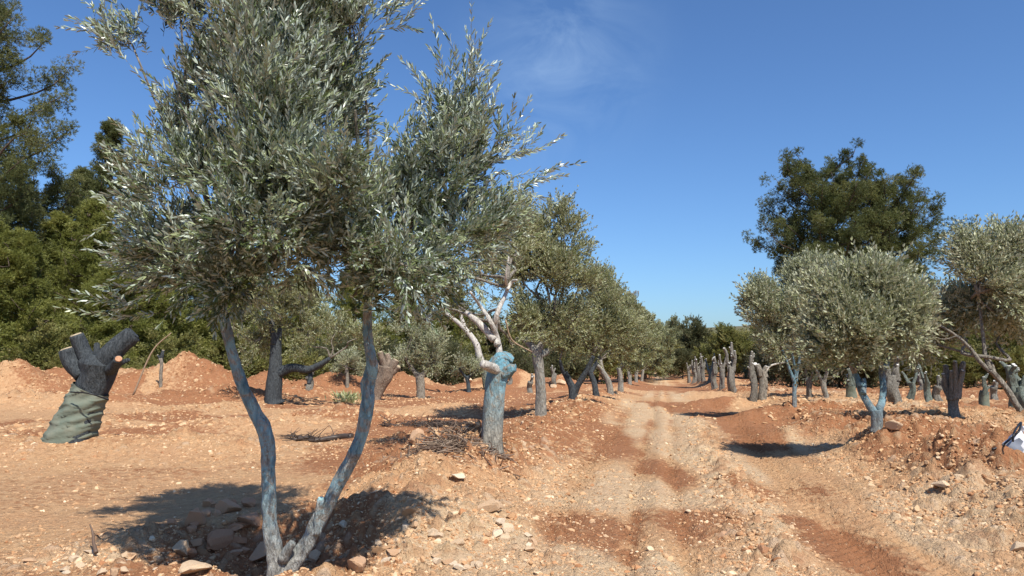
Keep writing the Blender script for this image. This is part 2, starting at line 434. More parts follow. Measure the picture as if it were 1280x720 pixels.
M['leaf_scrub'] = leaf_mat('scrub_leaves', [(.13, .14, .038), (.20, .205, .06), (.27, .265, .085), (.35, .32, .12)], None, .42)
M['needle'] = leaf_mat('pine_needles', [(.07, .088, .030), (.115, .135, .045), (.17, .182, .060), (.24, .235, .09)], None, .42)
M['needle_y'] = leaf_mat('young_pine_needles', [(.13, .145, .032), (.20, .215, .05), (.27, .28, .07), (.35, .33, .10)], None, .42)
M['needle_b'] = leaf_mat('bluish_pine_needles', [(.085, .10, .036), (.13, .148, .052), (.18, .192, .068), (.26, .25, .10)], None, .42)
M['dry'] = leaf_mat('dry_twigs', [(.06, .035, .022), (.12, .075, .05), (.20, .14, .095), (.26, .19, .13)], None, 0)
M['drydark'] = leaf_mat('dark_twigs', [(.03, .022, .018), (.05, .036, .028), (.08, .058, .045), (.11, .08, .06)], None, 0)  # dry twigs in darker browns
M['twig'] = plain('green_grey_twig', (.17, .17, .12), .85, (.11, .11, .08), 30)
M['stick'] = plain('dry_branch', (.40, .29, .19), .85, (.25, .17, .11), 30)
M['bag'] = plain('white_woven_sack', (.72, .72, .73), .6, (.62, .63, .65), 5, .4)
M['bagshade'] = plain('painted_sack_shade', (.23, .25, .29), .6, (.20, .22, .25), 5, .2)  # shade on the sack's side away from the sun, painted as grey
M['hose'] = plain('black_pipe', (.015, .015, .017), .4)
M['mast'] = plain('weathered_mast', (.16, .15, .14), .7)
M['fruit'] = plain('green_olive_skin', (.38, .45, .12), .35, (.30, .38, .09), 8, .05, .5)
M['weed'] = leaf_mat('weed_leaves', [(.22, .26, .10), (.32, .36, .15), (.42, .43, .22), (.50, .48, .30)], None, .25)

# ------------------------------------------------------------------ ground sheet
def build_ground():
    rad = [.0]
    r = .6
    while r < 2.2: rad.append(r); r *= 1.05
    while r < 30: rad.append(r); r *= 1.0052
    while r < 130: rad.append(r); r *= 1.011
    while r < 3200: rad.append(r); r *= 1.05
    rad = np.array(rad[1:])
    a_f = np.radians(np.arange(-42, 42.001, .16)); 
    a_c = np.radians(np.concatenate([np.arange(44, 180, 3.0), np.arange(-180, -43, 3.0)]))
    ang = np.concatenate([a_f, a_c]); n = len(ang)
    A, R = np.meshgrid(ang, rad)
    X = R*np.sin(A); Y = R*np.cos(A)
    Z = terrain(X.ravel(), Y.ravel()).reshape(X.shape)
    xf, yf = X.ravel(), Y.ravel()
    u = xf-K*yf
    # embedded stones
    rr = R.ravel(); wl = zmask(xf, yf)
    s1, i1 = stones(xf, yf, .13, 100, .6); s2, i2 = stones(xf, yf, .055, 200, .65); s3, i3 = stones(xf, yf, .4, 300, .35)
    m = sstep(40, 18, rr)*(.12+.88*wl); m2 = sstep(16, 7, rr)*(.12+.88*wl); m3 = sstep(60, 30, rr)*np.clip(wl-.25, 0, 1)
    zf = Z.ravel() + .070*s1*m + .034*s2*m2 + .16*s3*m3*.8
    st = np.maximum(np.maximum(s1*m, s2*m2), s3*m3*.8); sid = np.where(s1*m > s2*m2, i1, i2)
    V = np.stack([xf, yf, zf], 1)
    V = np.vstack([V, [0, 0, TH(0, 0.3, False)]])
    i = np.arange(len(rad)-1)[:, None]*n; j = np.arange(n)[None, :]; j2 = (j+1) % n
    F = np.stack([i+j, i+j2, i+n+j2, i+n+j], -1).reshape(-1, 4)[:, ::-1]
    mb = MB(); mb.add(V, F, np.concatenate([sid, [0]]))
    c = len(V)-1
    mb.f.append(np.array([(c, (k+1) % n, k) for k in range(n)]))
    o = mb.build('ground', M['soil'], smooth=True)
    nz = fbm(V[:, 0]*.9, V[:, 1]*.9, 91, 4); nz2 = fbm(V[:, 0]*.35, V[:, 1]*.35, 95, 3)
    uu = V[:, 0]-K*V[:, 1]
    red = psum(RED, V[:, 0], V[:, 1])*1.0 + .55*sstep(.46, .64, nz2) + .40*np.exp(-((uu+2.9)/1.2)**2)*sstep(.36, .56, nz) + .48*sstep(2.6, 3.6, uu)*sstep(.36, .60, nz) + .30*np.exp(-((uu-1.75)/.4)**2)*sstep(.3, .6, nz2)
    red = (red + .10*sstep(-3.2, -4.6, uu))*(1-.4*sstep(-3.4, -4.2, uu)*sstep(11.5, 9.5, V[:, 1]))
    red = red + .5*sstep(20, 27, V[:, 1])*sstep(-3.5, -5, uu)*sstep(.35, .6, nz) + .35*sstep(35, 60, V[:, 1])
    # damp, darker strips along the fresh ruts
    for cc, w in ((-.28, .07), (.18, .07)): red = red + .22*np.exp(-((uu-cc)/w)**2)*sstep(.42, .6, nz)
    pal = psum(PALE, V[:, 0], V[:, 1])*.85 + .25*sstep(.52, .70, fbm(V[:, 0]*.6+7, V[:, 1]*.6, 97, 4))
    for cc, w in ((-.6, .25), (.0, .12), (.55, .2)): pal = pal + .35*np.exp(-((uu-cc)/w)**2)
    rdm = sstep(-1.7, -1.2, uu)*sstep(2.6, 2.2, uu)
    wb = .10*(vn(V[:, 1]*.3, V[:, 1]*0, 21)-.5)
    pal = pal+.45*psum(RUB, V[:, 0], V[:, 1])
    pal = pal+.38*rdm*(.3+1.2*nz)
    for cc, w, am in ((-.28, .09, .30), (.18, .085, .26), (-.95, .16, .20), (1.62, .2, .2)):
        gq = np.exp(-((uu-cc-wb)/w)**2)*rdm; gq = .55*gq*sstep(60, 20, V[:, 1])*sstep(.2, .75, vn(V[:, 1]*.9, uu*3+cc, 23)); pal = pal*(1-.6*gq); red = red+am*gq
    red = red+.42*np.exp(-((uu+3.0)/1.1)**2)*sstep(.35, .6, vn(V[:, 0]*1.4, V[:, 1]*1.1, 29))
    red = red*(1-.15*rdm)
    tr = np.exp(-((uu-1.72)/.45)**4); pal = pal*(1-.8*tr); red = red+.16*tr
    pal = pal*(1-.85*np.clip(psum(RED, V[:, 0], V[:, 1])*1.3, 0, 1))
    pitm = np.zeros(len(V))
    for (cx, cy, rx, ry, dp) in PITS: pitm = np.maximum(pitm, np.exp(-(((V[:, 0]-cx)/rx)**2+((V[:, 1]-cy)/ry)**2)**2))
    red = np.clip(red+.5*pitm, 0, 1.2); pal = np.clip(pal-.9*pitm, 0, 1)
    for nm, arr in (('red', red), ('pale', pal), ('stone', np.concatenate([st, [0]]))):
        a = o.data.attributes.new(nm, 'FLOAT', 'POINT'); a.data.foreach_set('value', arr)
    tag(o, kind='structure')
    return o
def zmask(x, y):
    """how stony the earth is, 0..1"""
    u = x-K*y
    v = .75*np.exp(-((u+2.7)/1.1)**2) + 1.0*np.exp(-((u-.80)/.30)**2)*sstep(30, 8, y) + .75*sstep(2.4, 3.2, u)*sstep(8, 5, u) + .35*sstep(5, 8, u)
    rd = sstep(-1.9, -1.3, u)*sstep(2.7, 2.2, u)
    v = v + .6*psum(PALE, x, y)*(1-.75*rd) + .5*np.exp(-((u+12.3)/1.5)**2)
    for (cx, cy, rx, ry, h, a) in HEAPS: v = v + .8*gauss(x, y, cx, cy, rx*1.2, ry*1.2, a)
    v = v + 1.0*psum(RUB, x, y) + .16*sstep(-4, -6, u) + .10*rd + .25*sstep(18, 26, y)*sstep(-4, -6, u)
    v = v*(1-.85*np.exp(-((u-1.72)/.48)**4))
    v = v*(.25+1.3*fbm(x*.8, y*.8, 131, 3))
    v = v*(1-.5*np.clip(psum(RED, x, y), 0, 1))
    return np.clip(v, 0, 1)
build_ground()

# ------------------------------------------------------------------ stones
def ico(sub):
    import bmesh
    bm = bmesh.new(); bmesh.ops.create_icosphere(bm, subdivisions=sub, radius=1)
    v = np.array([x.co[:] for x in bm.verts]); f = np.array([[q.index for q in p.verts] for p in bm.faces]); bm.free()
    return v, f
I1, I2, I3 = ico(1), ico(2), ico(3)
def rock_verts(v, rs, cuts=7):
    n = v.copy()
    n *= 1+.18*(rs.random((len(v), 1))-.5)*(len(v) < 200)
    for k in range(cuts):
        d = norm(rs.normal(size=3)); h = .45+.35*rs.random()
        p = n@d; n = n-np.maximum(0, p-h)[:, None]*d
    return n*np.array([1, .6+.35*rs.random(), .42+.35*rs.random()])
def rotm(rs, N_):
    q = norm(rs.normal(size=(N_, 4))); w, x, y, z = q.T
    return np.stack([np.stack([1-2*(y*y+z*z), 2*(x*y-z*w), 2*(x*z+y*w)], -1), np.stack([2*(x*y+z*w), 1-2*(x*x+z*z), 2*(y*z-x*w)], -1), np.stack([2*(x*z-y*w), 2*(y*z+x*w), 1-2*(x*x+y*y)], -1)], 1)
def scatter(mb, X, Y, S, base, rs, sink=.3):
    tv = [rock_verts(base[0], rs, 6) for _ in range(12)]
    Z = terrain(X, Y)
    which = rs.integers(0, 12, len(X))
    for k in range(12):
        m = which == k; n = m.sum()
        if n == 0: continue
        Rm = rotm(rs, n)
        tilt = np.stack([X[m], Y[m], Z[m]+S[m]*sink], 1)
        # mostly lie flat: blend of z-rotation with a bit of tumble
        a = rs.random(n)*2*PI; c, s = np.cos(a), np.sin(a); z0 = np.zeros(n); o1 = np.ones(n)
        Rz = np.stack([np.stack([c, -s, z0], -1), np.stack([s, c, z0], -1), np.stack([z0, z0, o1], -1)], 1)
        flat = rs.random(n) < .55
        Rm = np.where(flat[:, None, None], Rz, Rm)
        V = np.einsum('nij,vj->nvi', Rm, tv[k])*S[m][:, None, None] + tilt[:, None, :]
        F = base[1][None]+(np.arange(n)*len(base[0]))[:, None, None]
        mb.add(V.reshape(-1, 3), F.reshape(-1, 3), np.repeat(rs.random(n), len(base[0])))
def gravel():
    rs = np.random.default_rng(5)
    mb = MB()
    for cnt, smin, smax, d0, d1, base, th in ((75000, .004, .013, 2.6, 9, I1, .10), (34000, .008, .026, 3, 20, I1, .22), (7000, .018, .048, 3.5, 45, I2, .30)):
        a = np.radians(rs.uniform(-40, 40, cnt*3)); d = np.exp(rs.uniform(np.log(d0), np.log(d1), cnt*3))
        X, Y = d*np.sin(a), d*np.cos(a)
        w = zmask(X, Y); keep = rs.random(len(X)) < (.04+w)**1.3*(1 if th < .2 else .9)
        keep &= ~((w < th*.5) & (rs.random(len(X)) < .9))
        X, Y = X[keep][:cnt], Y[keep][:cnt]
        S = smin+(smax-smin)*rs.random(len(X))**2.2
        scatter(mb, X, Y, S, base, rs, .05)
    o = mb.build('gravel', M['rock']); tag(o, 'loose broken limestone chips strewn over the red earth', 'gravel', kind='stuff')
gravel()
def clods():
    rs = np.random.default_rng(15); mb = MB()
    for cnt, smin, smax, d0, d1, base in ((26000, .008, .026, 4, 16, I1), (26000, .018, .052, 8, 38, I1), (8000, .04, .11, 16, 60, I1)):
        a = np.radians(rs.uniform(-39, 39, cnt*4)); d = np.exp(rs.uniform(np.log(d0), np.log(d1), cnt*4))
        X, Y = d*np.sin(a), d*np.cos(a); u = X-K*Y
        w = zmask(X, Y)+.35*np.clip(psum(RED, X, Y), 0, 1)*(1-sstep(-1.9, -1.4, u)*sstep(2.6, 2.3, u)*.8); keep = rs.random(len(X)) < w**1.8
        X, Y = X[keep][:cnt], Y[keep][:cnt]
        scatter(mb, X, Y, smin+(smax-smin)*rs.random(len(X))**2.5, base, rs, -.12)
    o = mb.build('earth_clods', M['clod']); tag(o, 'crumbled clods of dry red earth on the banks and heaps', 'earth clods', kind='stuff')
clods()
ROCKV = []
rs0 = np.random.default_rng(77)
for k in range(8):
    mb = MB(); v = rock_verts(I3[0], rs0, 12)
    v = v*(1+.05*(fbm(v[:, 0]*3+k, v[:, 1]*3+v[:, 2], 5, 3)-.5)[:, None])
    mb.add(v, I3[1], rs0.random()); me_o = mb.build('stone', M['rock'], smooth=False)
    ROCKV.append(me_o.data); bpy.data.objects.remove(me_o)
def boulder(px, py, wpx, label, mk='rock', group=None, k=None, name='boulder', cat='boulder', flat=1.0, sink=.25, rz=None):
    g = gp(px, py); s = wpx/2*g[1]/FPX
    me = ROCKV[random.randrange(8) if k is None else k].copy(); me.materials.clear(); me.materials.append(M[mk]); me.name = name
    o = bpy.data.objects.new(name, me); COL.objects.link(o)
    o.location = (g[0], g[1], TH(g[0], g[1])+s*sink); o.scale = (s, s, s*flat); o.rotation_euler = (random.uniform(-.3, .3), random.uniform(-.3, .3), random.uniform(0, 6) if rz is None else rz)
    tag(o, label, cat, group); return o
boulder(523, 548, 30, 'round ochre boulder lying in the hollow left of the thick blue trunk', 'rock_red', flat=1.3, k=2, sink=.2)
boulder(606, 553, 20, 'small ochre boulder touching the foot of the thick blue trunk', 'rock_red', flat=1.2, k=4, sink=.3)
boulder(612, 640, 34, 'largest pale stone on the rubble ridge beside the road', 'rock_pale', k=1, flat=1.2, sink=.4)
boulder(640, 648, 20, 'tan stone just right of the largest stone of the rubble ridge', 'rock', k=3)
boulder(572, 598, 24, 'flat pale slab lying on the red earth before the thick blue trunk', 'rock_pale', k=5, flat=.45)
boulder(1178, 613, 34, 'flat tan slab on the stony bank right of the road', 'rock_pale', k=6, flat=.5, sink=.4)
boulder(1118, 539, 26, 'pale yellow rock at the foot of the two-limbed blue olive', 'rock_pale', k=0, flat=.9, sink=.4)
boulder(1274, 690, 30, 'pale stone at the bottom right edge of the photo', 'rock_pale', k=7)
boulder(330, 700, 46, 'big dark-grey rock in the planting hollow left of the forked trunk', 'rock_red', k=3, flat=1.1, sink=.35)
boulder(245, 655, 34, 'rounded rock on the left rim of the planting hollow', 'rock_red', k=6, flat=1.2, sink=.4)
boulder(285, 640, 36, 'brown rock at the back left of the planting hollow', 'rock_red', k=1, flat=1.2, sink=.35)
boulder(275, 680, 42, 'broad low rock in the middle of the planting hollow', 'rock_red', k=4, flat=.8)
boulder(312, 655, 34, 'brown rock behind the broad rock of the planting hollow', 'rock_red', k=7)
boulder(225, 690, 30, 'grey rock on the near left rim of the planting hollow', 'rock', k=5)
boulder(242, 715, 60, 'pale flat rock below the planting hollow at the bottom edge', 'rock_pale', k=2, flat=.5)
boulder(392, 700, 24, 'pale stone wedged in the fork of the foreground trunk', 'rock_pale', k=6)
boulder(447, 712, 34, 'ochre stone just right of the foreground trunk base', 'rock_red', k=0)
boulder(430, 660, 20, 'small pale stone under the right limb of the foreground olive', 'rock_pale', k=3)
boulder(515, 642, 26, 'orange-tan stone uphill of the rubble ridge', 'rock', k=2)
boulder(477, 690, 26, 'tan stone between the foreground trunk and the rubble ridge', 'rock', k=1)
boulder(955, 690, 22, 'brown stone on the crest of the middle windrow', 'rock_red', k=5)
boulder(905, 672, 20, 'brown stone at the left of the middle windrow', 'rock_red', k=3)
boulder(1005, 690, 16, 'small flat stone in the right wheel track', 'rock_pale', k=2, flat=.6)
boulder(1146, 640, 16, 'small tan stone at the toe of the right bank', 'rock', k=4)
for i, (x, y, w) in enumerate(((560, 476, 16), (577, 474, 14), (592, 472, 20), (606, 470, 24), (620, 473, 16), (585, 478, 12))):
    boulder(x, y, w, 'pale boulder in the heap of boulders left of the thick blue trunk', 'rock_pale', 'boulders heaped beyond the left lane', k=i % 8, flat=1.2, sink=.5)
for i, (x, y, w) in enumerate(((702, 480, 16), (712, 482, 10), (692, 484, 9))):
    boulder(x, y, w, 'whitish stone by the low stumps left of the row', 'rock_pale', 'whitish stones by the stumps', k=(i+3) % 8)
rs1 = random.Random(3)
def stone_field(n, cx, cy, rx, ry, w0, w1, label, group, mk='rock'):
    for i in range(n):
        a = rs1.uniform(0, 2*PI); q = math.sqrt(rs1.random())
        boulder(cx+rx*q*math.cos(a), cy+ry*q*math.sin(a), rs1.uniform(w0, w1), label, mk, group, k=rs1.randrange(8), name='stone', cat='stone', flat=rs1.uniform(.6, 1.2))
stone_field(46, 560, 680, 110, 36, 8, 20, 'fist-sized pale stone in the rubble ridge beside the road', 'stones of the rubble ridge', 'rock_pale')
stone_field(26, 290, 670, 80, 40, 12, 26, 'dusky stone in the planting hollow of the foreground olive', 'stones in the planting hollow', 'rock_red')
stone_field(24, 960, 670, 55, 45, 7, 15, 'fist-sized stone in the windrow between the wheel tracks', 'stones of the middle windrow')
stone_field(40, 1170, 610, 100, 50, 7, 15, 'fist-sized stone on the stony bank right of the road', 'stones on the right bank')
stone_field(18, 110, 705, 110, 14, 8, 20, 'pale stone in the rubble at the bottom left corner', 'stones at the bottom left', 'rock_pale')
stone_field(22, 650, 590, 70, 40, 6, 12, 'small stone on the bank of the left olive row', 'stones on the left bank')

# ------------------------------------------------------------------ foliage
def leaves(mb, P, D, Ln, W, rs, bend=False, up=.5, att=None):
    """lance-shaped leaves at P along D"""
    n = len(P); D = norm(D)
    nrm = rs.normal(size=(n, 3)); nrm[:, 2] = nrm[:, 2]*.6+up*1.4
    S = norm(np.cross(D, nrm)); Nn = norm(np.cross(S, D))
    Ln = np.broadcast_to(Ln, (n,))[:, None]*(.75+.5*rs.random((n, 1))); W = np.broadcast_to(W, (n,))[:, None]*(.8+.4*rs.random((n, 1)))
    a = rs.random(n) if att is None else att
    if not bend:
        V = np.stack([P, P+D*Ln*.5+S*W*.5, P+D*Ln+Nn*Ln*.0, P+D*Ln*.5-S*W*.5], 1)
        F = np.arange(4)[None]+(np.arange(n)*4)[:, None]
        mb.add(V.reshape(-1, 3), F, np.repeat(a, 4))
    else:
        b = -Nn*Ln*(.10*rs.random((n, 1)))
        p1, p2 = P+D*Ln*.3, P+D*Ln*.72+b*.5
        V = np.stack([P, p1+S*W*.45, p2+S*W*.42, P+D*Ln+b*1.4, p2-S*W*.42, p1-S*W*.45], 1)
        k = (np.arange(n)*6)[:, None]
        mb.add(V.reshape(-1, 3), np.array([[0, 1, 2, 3, 4, 5]])+k, np.repeat(a, 6))
def shoots(mb, tw, P, D, Ls, nn, Ll, Wl, rs, bend=True, twr=.0018, droop=.0, ba=None):
    """leafy shoots: opposite leaves along a slightly curved twig"""
    S = len(P); D = norm(D)
    side = norm(np.cross(D, rs.normal(size=(S, 3)))); curve = rs.normal(size=(S, 3))*.18; curve[:, 2] -= droop
    t = np.linspace(.08, 1, nn)
    pos = P[:, None]+D[:, None]*(t[None, :, None]*Ls[:, None, None])+curve[:, None]*(t**2)[None, :, None]*Ls[:, None, None]
    dd = norm(D[:, None]+2*curve[:, None]*t[None, :, None])
    c2 = np.cross(dd, side[:, None])
    base_att = np.clip(.5+.26*rs.normal(size=S), 0, 1) if ba is None else np.clip(ba+.12*rs.normal(size=S), 0, 1)
    for sgn in (1, -1):
        ph = (np.arange(nn) % 2)*PI/2+rs.normal(size=(S, nn))*.35
        pr = side[:, None]*np.cos(ph)[..., None]+c2*np.sin(ph)[..., None]
        sp = (.78-.36*t)[None, :, None]*(.8+.4*rs.random((S, nn, 1)))
        ld = dd+sgn*pr*sp
        at_ = np.clip(base_att[:, None]+.14*rs.normal(size=(S, nn))+.10*t[None, :], 0, 1)
        keep = rs.random((S, nn)) < .93
        leaves(mb, pos[keep], ld[keep], Ll*(1-.25*np.broadcast_to(t, (S, nn))[keep]), Wl, rs, bend, .35, at_[keep])
    leaves(mb, pos[:, -1], dd[:, -1], Ll*.8, Wl, rs, bend, .35, base_att)
    if tw is not None:
        q = np.array([0, nn//2, nn-1]); C = pos[:, q]; C[:, 0] = P-D*.02
        U = side[:, None]; Wv = np.cross(dd[:, q], U)
        rr = np.array([1, .75, .4])*twr
        ring = [C+(U*math.cos(a)+Wv*math.sin(a))*rr[None, :, None] for a in (0, 2*PI/3, 4*PI/3)]
        V = np.stack(ring, 2).reshape(S, 9, 3)
        fb = [(i*3+k, i*3+(k+1) % 3, i*3+3+(k+1) % 3, i*3+3+k) for i in range(2) for k in range(3)]
        F = np.array(fb)[None]+(np.arange(S)*9)[:, None, None]
        tw.add(V.reshape(-1, 3), F.reshape(-1, 4))
def in_lobes(lobes, n, rs, shell=.55):
    w = np.array([l[3]*l[4]*l[5] for l in lobes])**.75; w = w/w.sum()
    k = rs.choice(len(lobes), n, p=w); Lb = np.array([l[:6] for l in lobes])[k]
    d = norm(rs.normal(size=(n, 3))); r = (shell**3+(1-shell**3)*rs.random(n))**(1/3)
    m = rs.random(n) < .36; r = np.where(m, rs.random(n)*.8, r)
    r = r*(.62+.62*vn(d[:, 0]*2.6+k*5, d[:, 1]*2.6+d[:, 2]*3.4, 17)); r = np.where(rs.random(n) < .06, r*1.28, r)
    return Lb[:, :3]+d*Lb[:, 3:]*r[:, None], d, k
def clustered(LB, n, rs, size, per=10, shell=.55):
    nc = max(3, n//per); C, d, k = in_lobes(LB, nc, rs, shell)
    idx = np.repeat(np.arange(nc), per); o = norm(rs.normal(size=(len(idx), 3)))*rs.random((len(idx), 1))**.6
    cd = norm(d+.45*rs.normal(size=d.shape))
    P = C[idx]+o*size*(.6+.8*rs.random((nc, 1)))[idx]; D = norm(cd[idx]+.5*o+.25*rs.normal(size=o.shape))
    return P, D, k[idx], np.clip(.44+.33*rs.normal(size=nc), 0, 1)[idx], C, k
def branch_net(mb, root, tips, rs, r0=.02, via=None, kink=.12, seg=5):
    """thin limbs from a fork point to many tips"""
    for t in tips:
        r = np.array(root, float); v = t-r; Ld = np.linalg.norm(v)
        m1 = r+v*.35+rs.normal(size=3)*Ld*kink+np.array([0, 0, Ld*.05]); m2 = r+v*.7+rs.normal(size=3)*Ld*kink*.8
        tube(mb, [r, m1, m2, t], [r0, r0*.75, r0*.5, r0*.22], seg, 8, .05, .02, seed=rs.random()*9)

# ---------- foreground olive
def foreground_olive():
    base = np.array([T1[0], T1[1], TH(T1[0], T1[1])-.05])
    root = empty('olive_tree', base)
    tag(root, 'young olive in the foreground with two slender blue-washed limbs forking at the ground', 'olive tree')
    def W(px, py, Y): return at(px, py, Y)-base
    rs = np.random.default_rng(21)
    Y0 = T1[1]
    t = MB()
    tube(t, [W(352, 745, Y0), W(347, 716, Y0), W(343, 690, Y0-.03), W(337, 650, Y0-.05), W(336, 600, Y0-.1), W(333, 545, Y0-.14), W(318, 512, Y0-.15), W(302, 478, Y0-.2), W(288, 430, Y0-.25), W(278, 385, Y0-.3), W(276, 345, Y0-.35)],
         [.10, .09, .064, .056, .055, .058, .047, .045, .038, .032, .029], 30, 130, .24, .13, 1.3)
    # swollen knee of the old wood
    t.build('trunk', M['fg'], root, True)
    b = MB()
    tube(b, [W(362, 742, Y0+.02), W(362, 714, Y0+.02), W(378, 690, Y0+.02), W(398, 655, Y0), W(415, 622, Y0-.02), W(432, 588, Y0-.05), W(450, 548, Y0-.1), W(459, 505, Y0-.15), W(459, 480, Y0-.15), W(465, 455, Y0-.2), W(460, 425, Y0-.22), W(459, 390, Y0-.25), W(463, 330, Y0-.3)],
         [.08, .076, .066, .060, .057, .052, .045, .053, .056, .043, .036, .032, .027], 30, 130, .26, .15, 4.1)
    b.build('limb', M['fg'], root, True)
    s = MB(); e, tt, r = tube(s, [W(396, 668, Y0-.02), W(398, 645, Y0-.05), W(401, 624, Y0-.07)], [.036, .033, .031], 14, 12, .12, .05, 2); so = s.build('cut_stub', M['fg'], root, True)
    c = MB(); tube(c, [e-tt*.004, e+tt*.012], [r*.9, r*.82], 14, 3, .05, .03, 2); c.build('cut_face', M['cutblue'], so, False)
    s = MB(); tube(s, [W(352, 700, Y0-.04), W(360, 686, Y0-.07), W(366, 678, Y0-.08)], [.05, .035, .03], 12, 8, .2, .1, 8); s.build('root_knot', M['fg'], root, True)
    # crown lobes: px, py, rx, ry at distance
    Yc = Y0-.60
    lob = [(345, 40, 120, 110, 0), (262, 112, 60, 62, 0.1), (250, 225, 78, 70, -.2), (395, 120, 82, 90, .2), (355, 215, 95, 85, -.3), (225, 315, 62, 62, .1), (290, 345, 85, 50, -.1),
           (410, 300, 100, 80, 0), (500, 260, 75, 65, .2), (560, 200, 62, 70, .1), (575, 150, 34, 50, .15), (585, 290, 62, 60, .1), (520, 340, 75, 42, 0), (440, 372, 75, 28, .05),
           (440, 30, 52, 45, .1), (165, 55, 36, 26, .1), (215, 90, 38, 30, 0), (225, 15, 40, 34, .1), (300, -80, 140, 80, .1), (430, -90, 110, 80, .1), (360, -190, 110, 70, .1), (625, 215, 32, 34, .1),
           (605, 175, 32, 30, .1), (190, 262, 45, 30, .1), (190, 360, 40, 34, 0), (330, 290, 80, 60, -.45), (320, 120, 80, 70, -.45), (500, 330, 60, 50, -.4), (425, 225, 60, 60, -.5), (210, 175, 40, 40, .1)]
    LB = []
    for (px, py, rx, ry, dy) in lob:
        c = W(px, py, Yc+dy); q = (Yc+dy)/FPX
        rx = max(14, rx-17); ry = max(14, ry-16)
        LB.append((c[0], c[1], c[2], rx*q, min(.65, (rx+ry)/2*q*1.15), ry*q))
    tips = []
    lf = MB(); tw = MB()
    P, d, k, ba, CC, kc = clustered(LB, 8400, rs, .135, 14, .3)
    top1 = W(276, 350, Y0-.35); top2 = W(463, 335, Y0-.3)
    ctr = np.where((P[:, 0:1] > (W(450, 300, Yc)[0])), top2, top1)
    out = norm(P-ctr-np.array([0, 0, -.1]))
    zb = np.clip((P[:, 2:3]-W(400, 400, Yc)[2])/1.3, -.2, 1); D = norm(.55*out+.6*d+zb*np.array([[-.05, 0, .60]])+np.array([-.12, 0, -.05])+.15*rs.normal(size=P.shape))
    Ls = .12+.15*rs.random(len(P))
    shoots(lf, tw, P, D, Ls, 10, .064, .0122, rs, True, ba=ba)
    # long whips standing out of the outline
    for (px, py, n, dx, dz) in ((165, 45, 14, -.9, .35), (575, 108, 12, .1, 1), (625, 200, 10, .7, .5), (180, 255, 8, -1, .4), (185, 350, 8, -1, .35), (480, 30, 10, .7, .6), (215, 15, 10, -.3, 1), (590, 140, 8, .6, .8), (640, 235, 6, .9, .3), (170, 380, 6, -1, .1), (500, 190, 8, .3, .7), (540, 135, 7, -.2, 1)):
        c = W(px, py, Yc+.1); PP = c+rs.normal(size=(n, 3))*.06
        DD = np.array([dx, 0, dz])+rs.normal(size=(n, 3))*.28
        shoots(lf, tw, PP, DD, .26+.14*rs.random(n), 15, .062, .0108, rs, True)
    lf.build('crown', M['leaf'], root)
    # branches
    br = MB()
    for (top, tr, idx) in ((top1, .032, (0, 1, 2, 3, 4, 5, 6, 15, 16, 17, 18, 20, 23, 24, 25, 26)), (top2, .030, (7, 8, 9, 10, 11, 12, 13, 14, 19, 21, 22, 27, 28))):
        for i in idx:
            c = np.array(LB[i][:3]); v = c-top; m = top+v*.5+rs.normal(size=3)*.06+np.array([0, 0, .05])
            tube(br, [top, top+v*.22+rs.normal(size=3)*.03, m, c], [tr*.62, tr*.5, tr*.36, tr*.2], 7, 12, .08, .03, rs.random()*9)
            near = np.where(kc == i)[0][:14]
            branch_net(br, c, CC[near], rs, .006, kink=.08, seg=4)
    br.build('branches', M['grey'], root, True)
    tw.build('twigs', M['twig'], root)
    # olives
    j = rs.choice(len(P), 34, replace=False); sph = I2
    for i in j[:34]:
        if P[i][1] > -.45: continue
        f = MB(); f.add(sph[0]*np.array([.011, .011, .0145])+P[i]+np.array([0, -.05, -.03]), sph[1]); f.build('olive_fruit', M['fruit'], root, True)
    return root
foreground_olive()

# ---------- generic olive kit
def limb_path(p0, p1, rs, k=.1, n=4):
    p0 = np.array(p0, float); p1 = np.array(p1, float); Ld = np.linalg.norm(p1-p0)
    return [p0+(p1-p0)*t+(rs.normal(size=3)*Ld*k if 0 < t < 1 else 0) for t in np.linspace(0, 1, n)]
def crown(root, LB, nsh, leafL, leafW, rs, mt='leaf_mid', nn=6, Ls=(.18, .4), forks=((0, 0, 1.6),), up=.35, bark='grey', net=140, name='crown', r0=.035, csize=.2):
    L2 = []
    for l in LB:
        l = np.array(l[:6], float)
        for q in range(3):
            dv = norm(rs.normal(size=3))*np.array([1, 1, .9]); L2.append(tuple(np.concatenate([l[:3]+dv*l[3:]*(.35+.30*rs.random()), l[3:]*(.46+.26*rs.random())])))
        L2.append(tuple(np.concatenate([l[:3], l[3:]*.55])))
    LB = L2
    lf = MB(); P, d, k0, ba, CC, k = clustered(LB, nsh, rs, csize, 13, .45)
    fk = np.array(forks); near = np.argmin(((P[:, None]-fk[None])**2).sum(-1), 1)
    out = norm(P-fk[near])
    D = norm(.5*out+.7*d+np.array([0, 0, up])+.15*rs.normal(size=P.shape))
    shoots(lf, None, P, D, Ls[0]+(Ls[1]-Ls[0])*rs.random(len(P)), nn, leafL, leafW, rs, False, ba=ba)
    lf.build(name, M[mt], root)
    br = MB()
    for i, l in enumerate(LB):
        c = np.array(l[:3]); f = fk[np.argmin(((fk-c)**2).sum(-1))]
        rq = r0*(1 if i % 4 == 3 else .5)
        if i % 4 != 3: f = np.array(LB[(i//4)*4+3][:3])
        tube(br, limb_path(f, c, rs, .08), [rq, rq*.8, rq*.55, rq*.3], 7, 10, .08, .03, rs.random()*9)
        ii = np.where(k == i)[0][:max(2, net//len(LB))]
        branch_net(br, c, CC[ii], rs, r0*.3, kink=.1, seg=3)
    br.build('branches', M[bark], root, True)
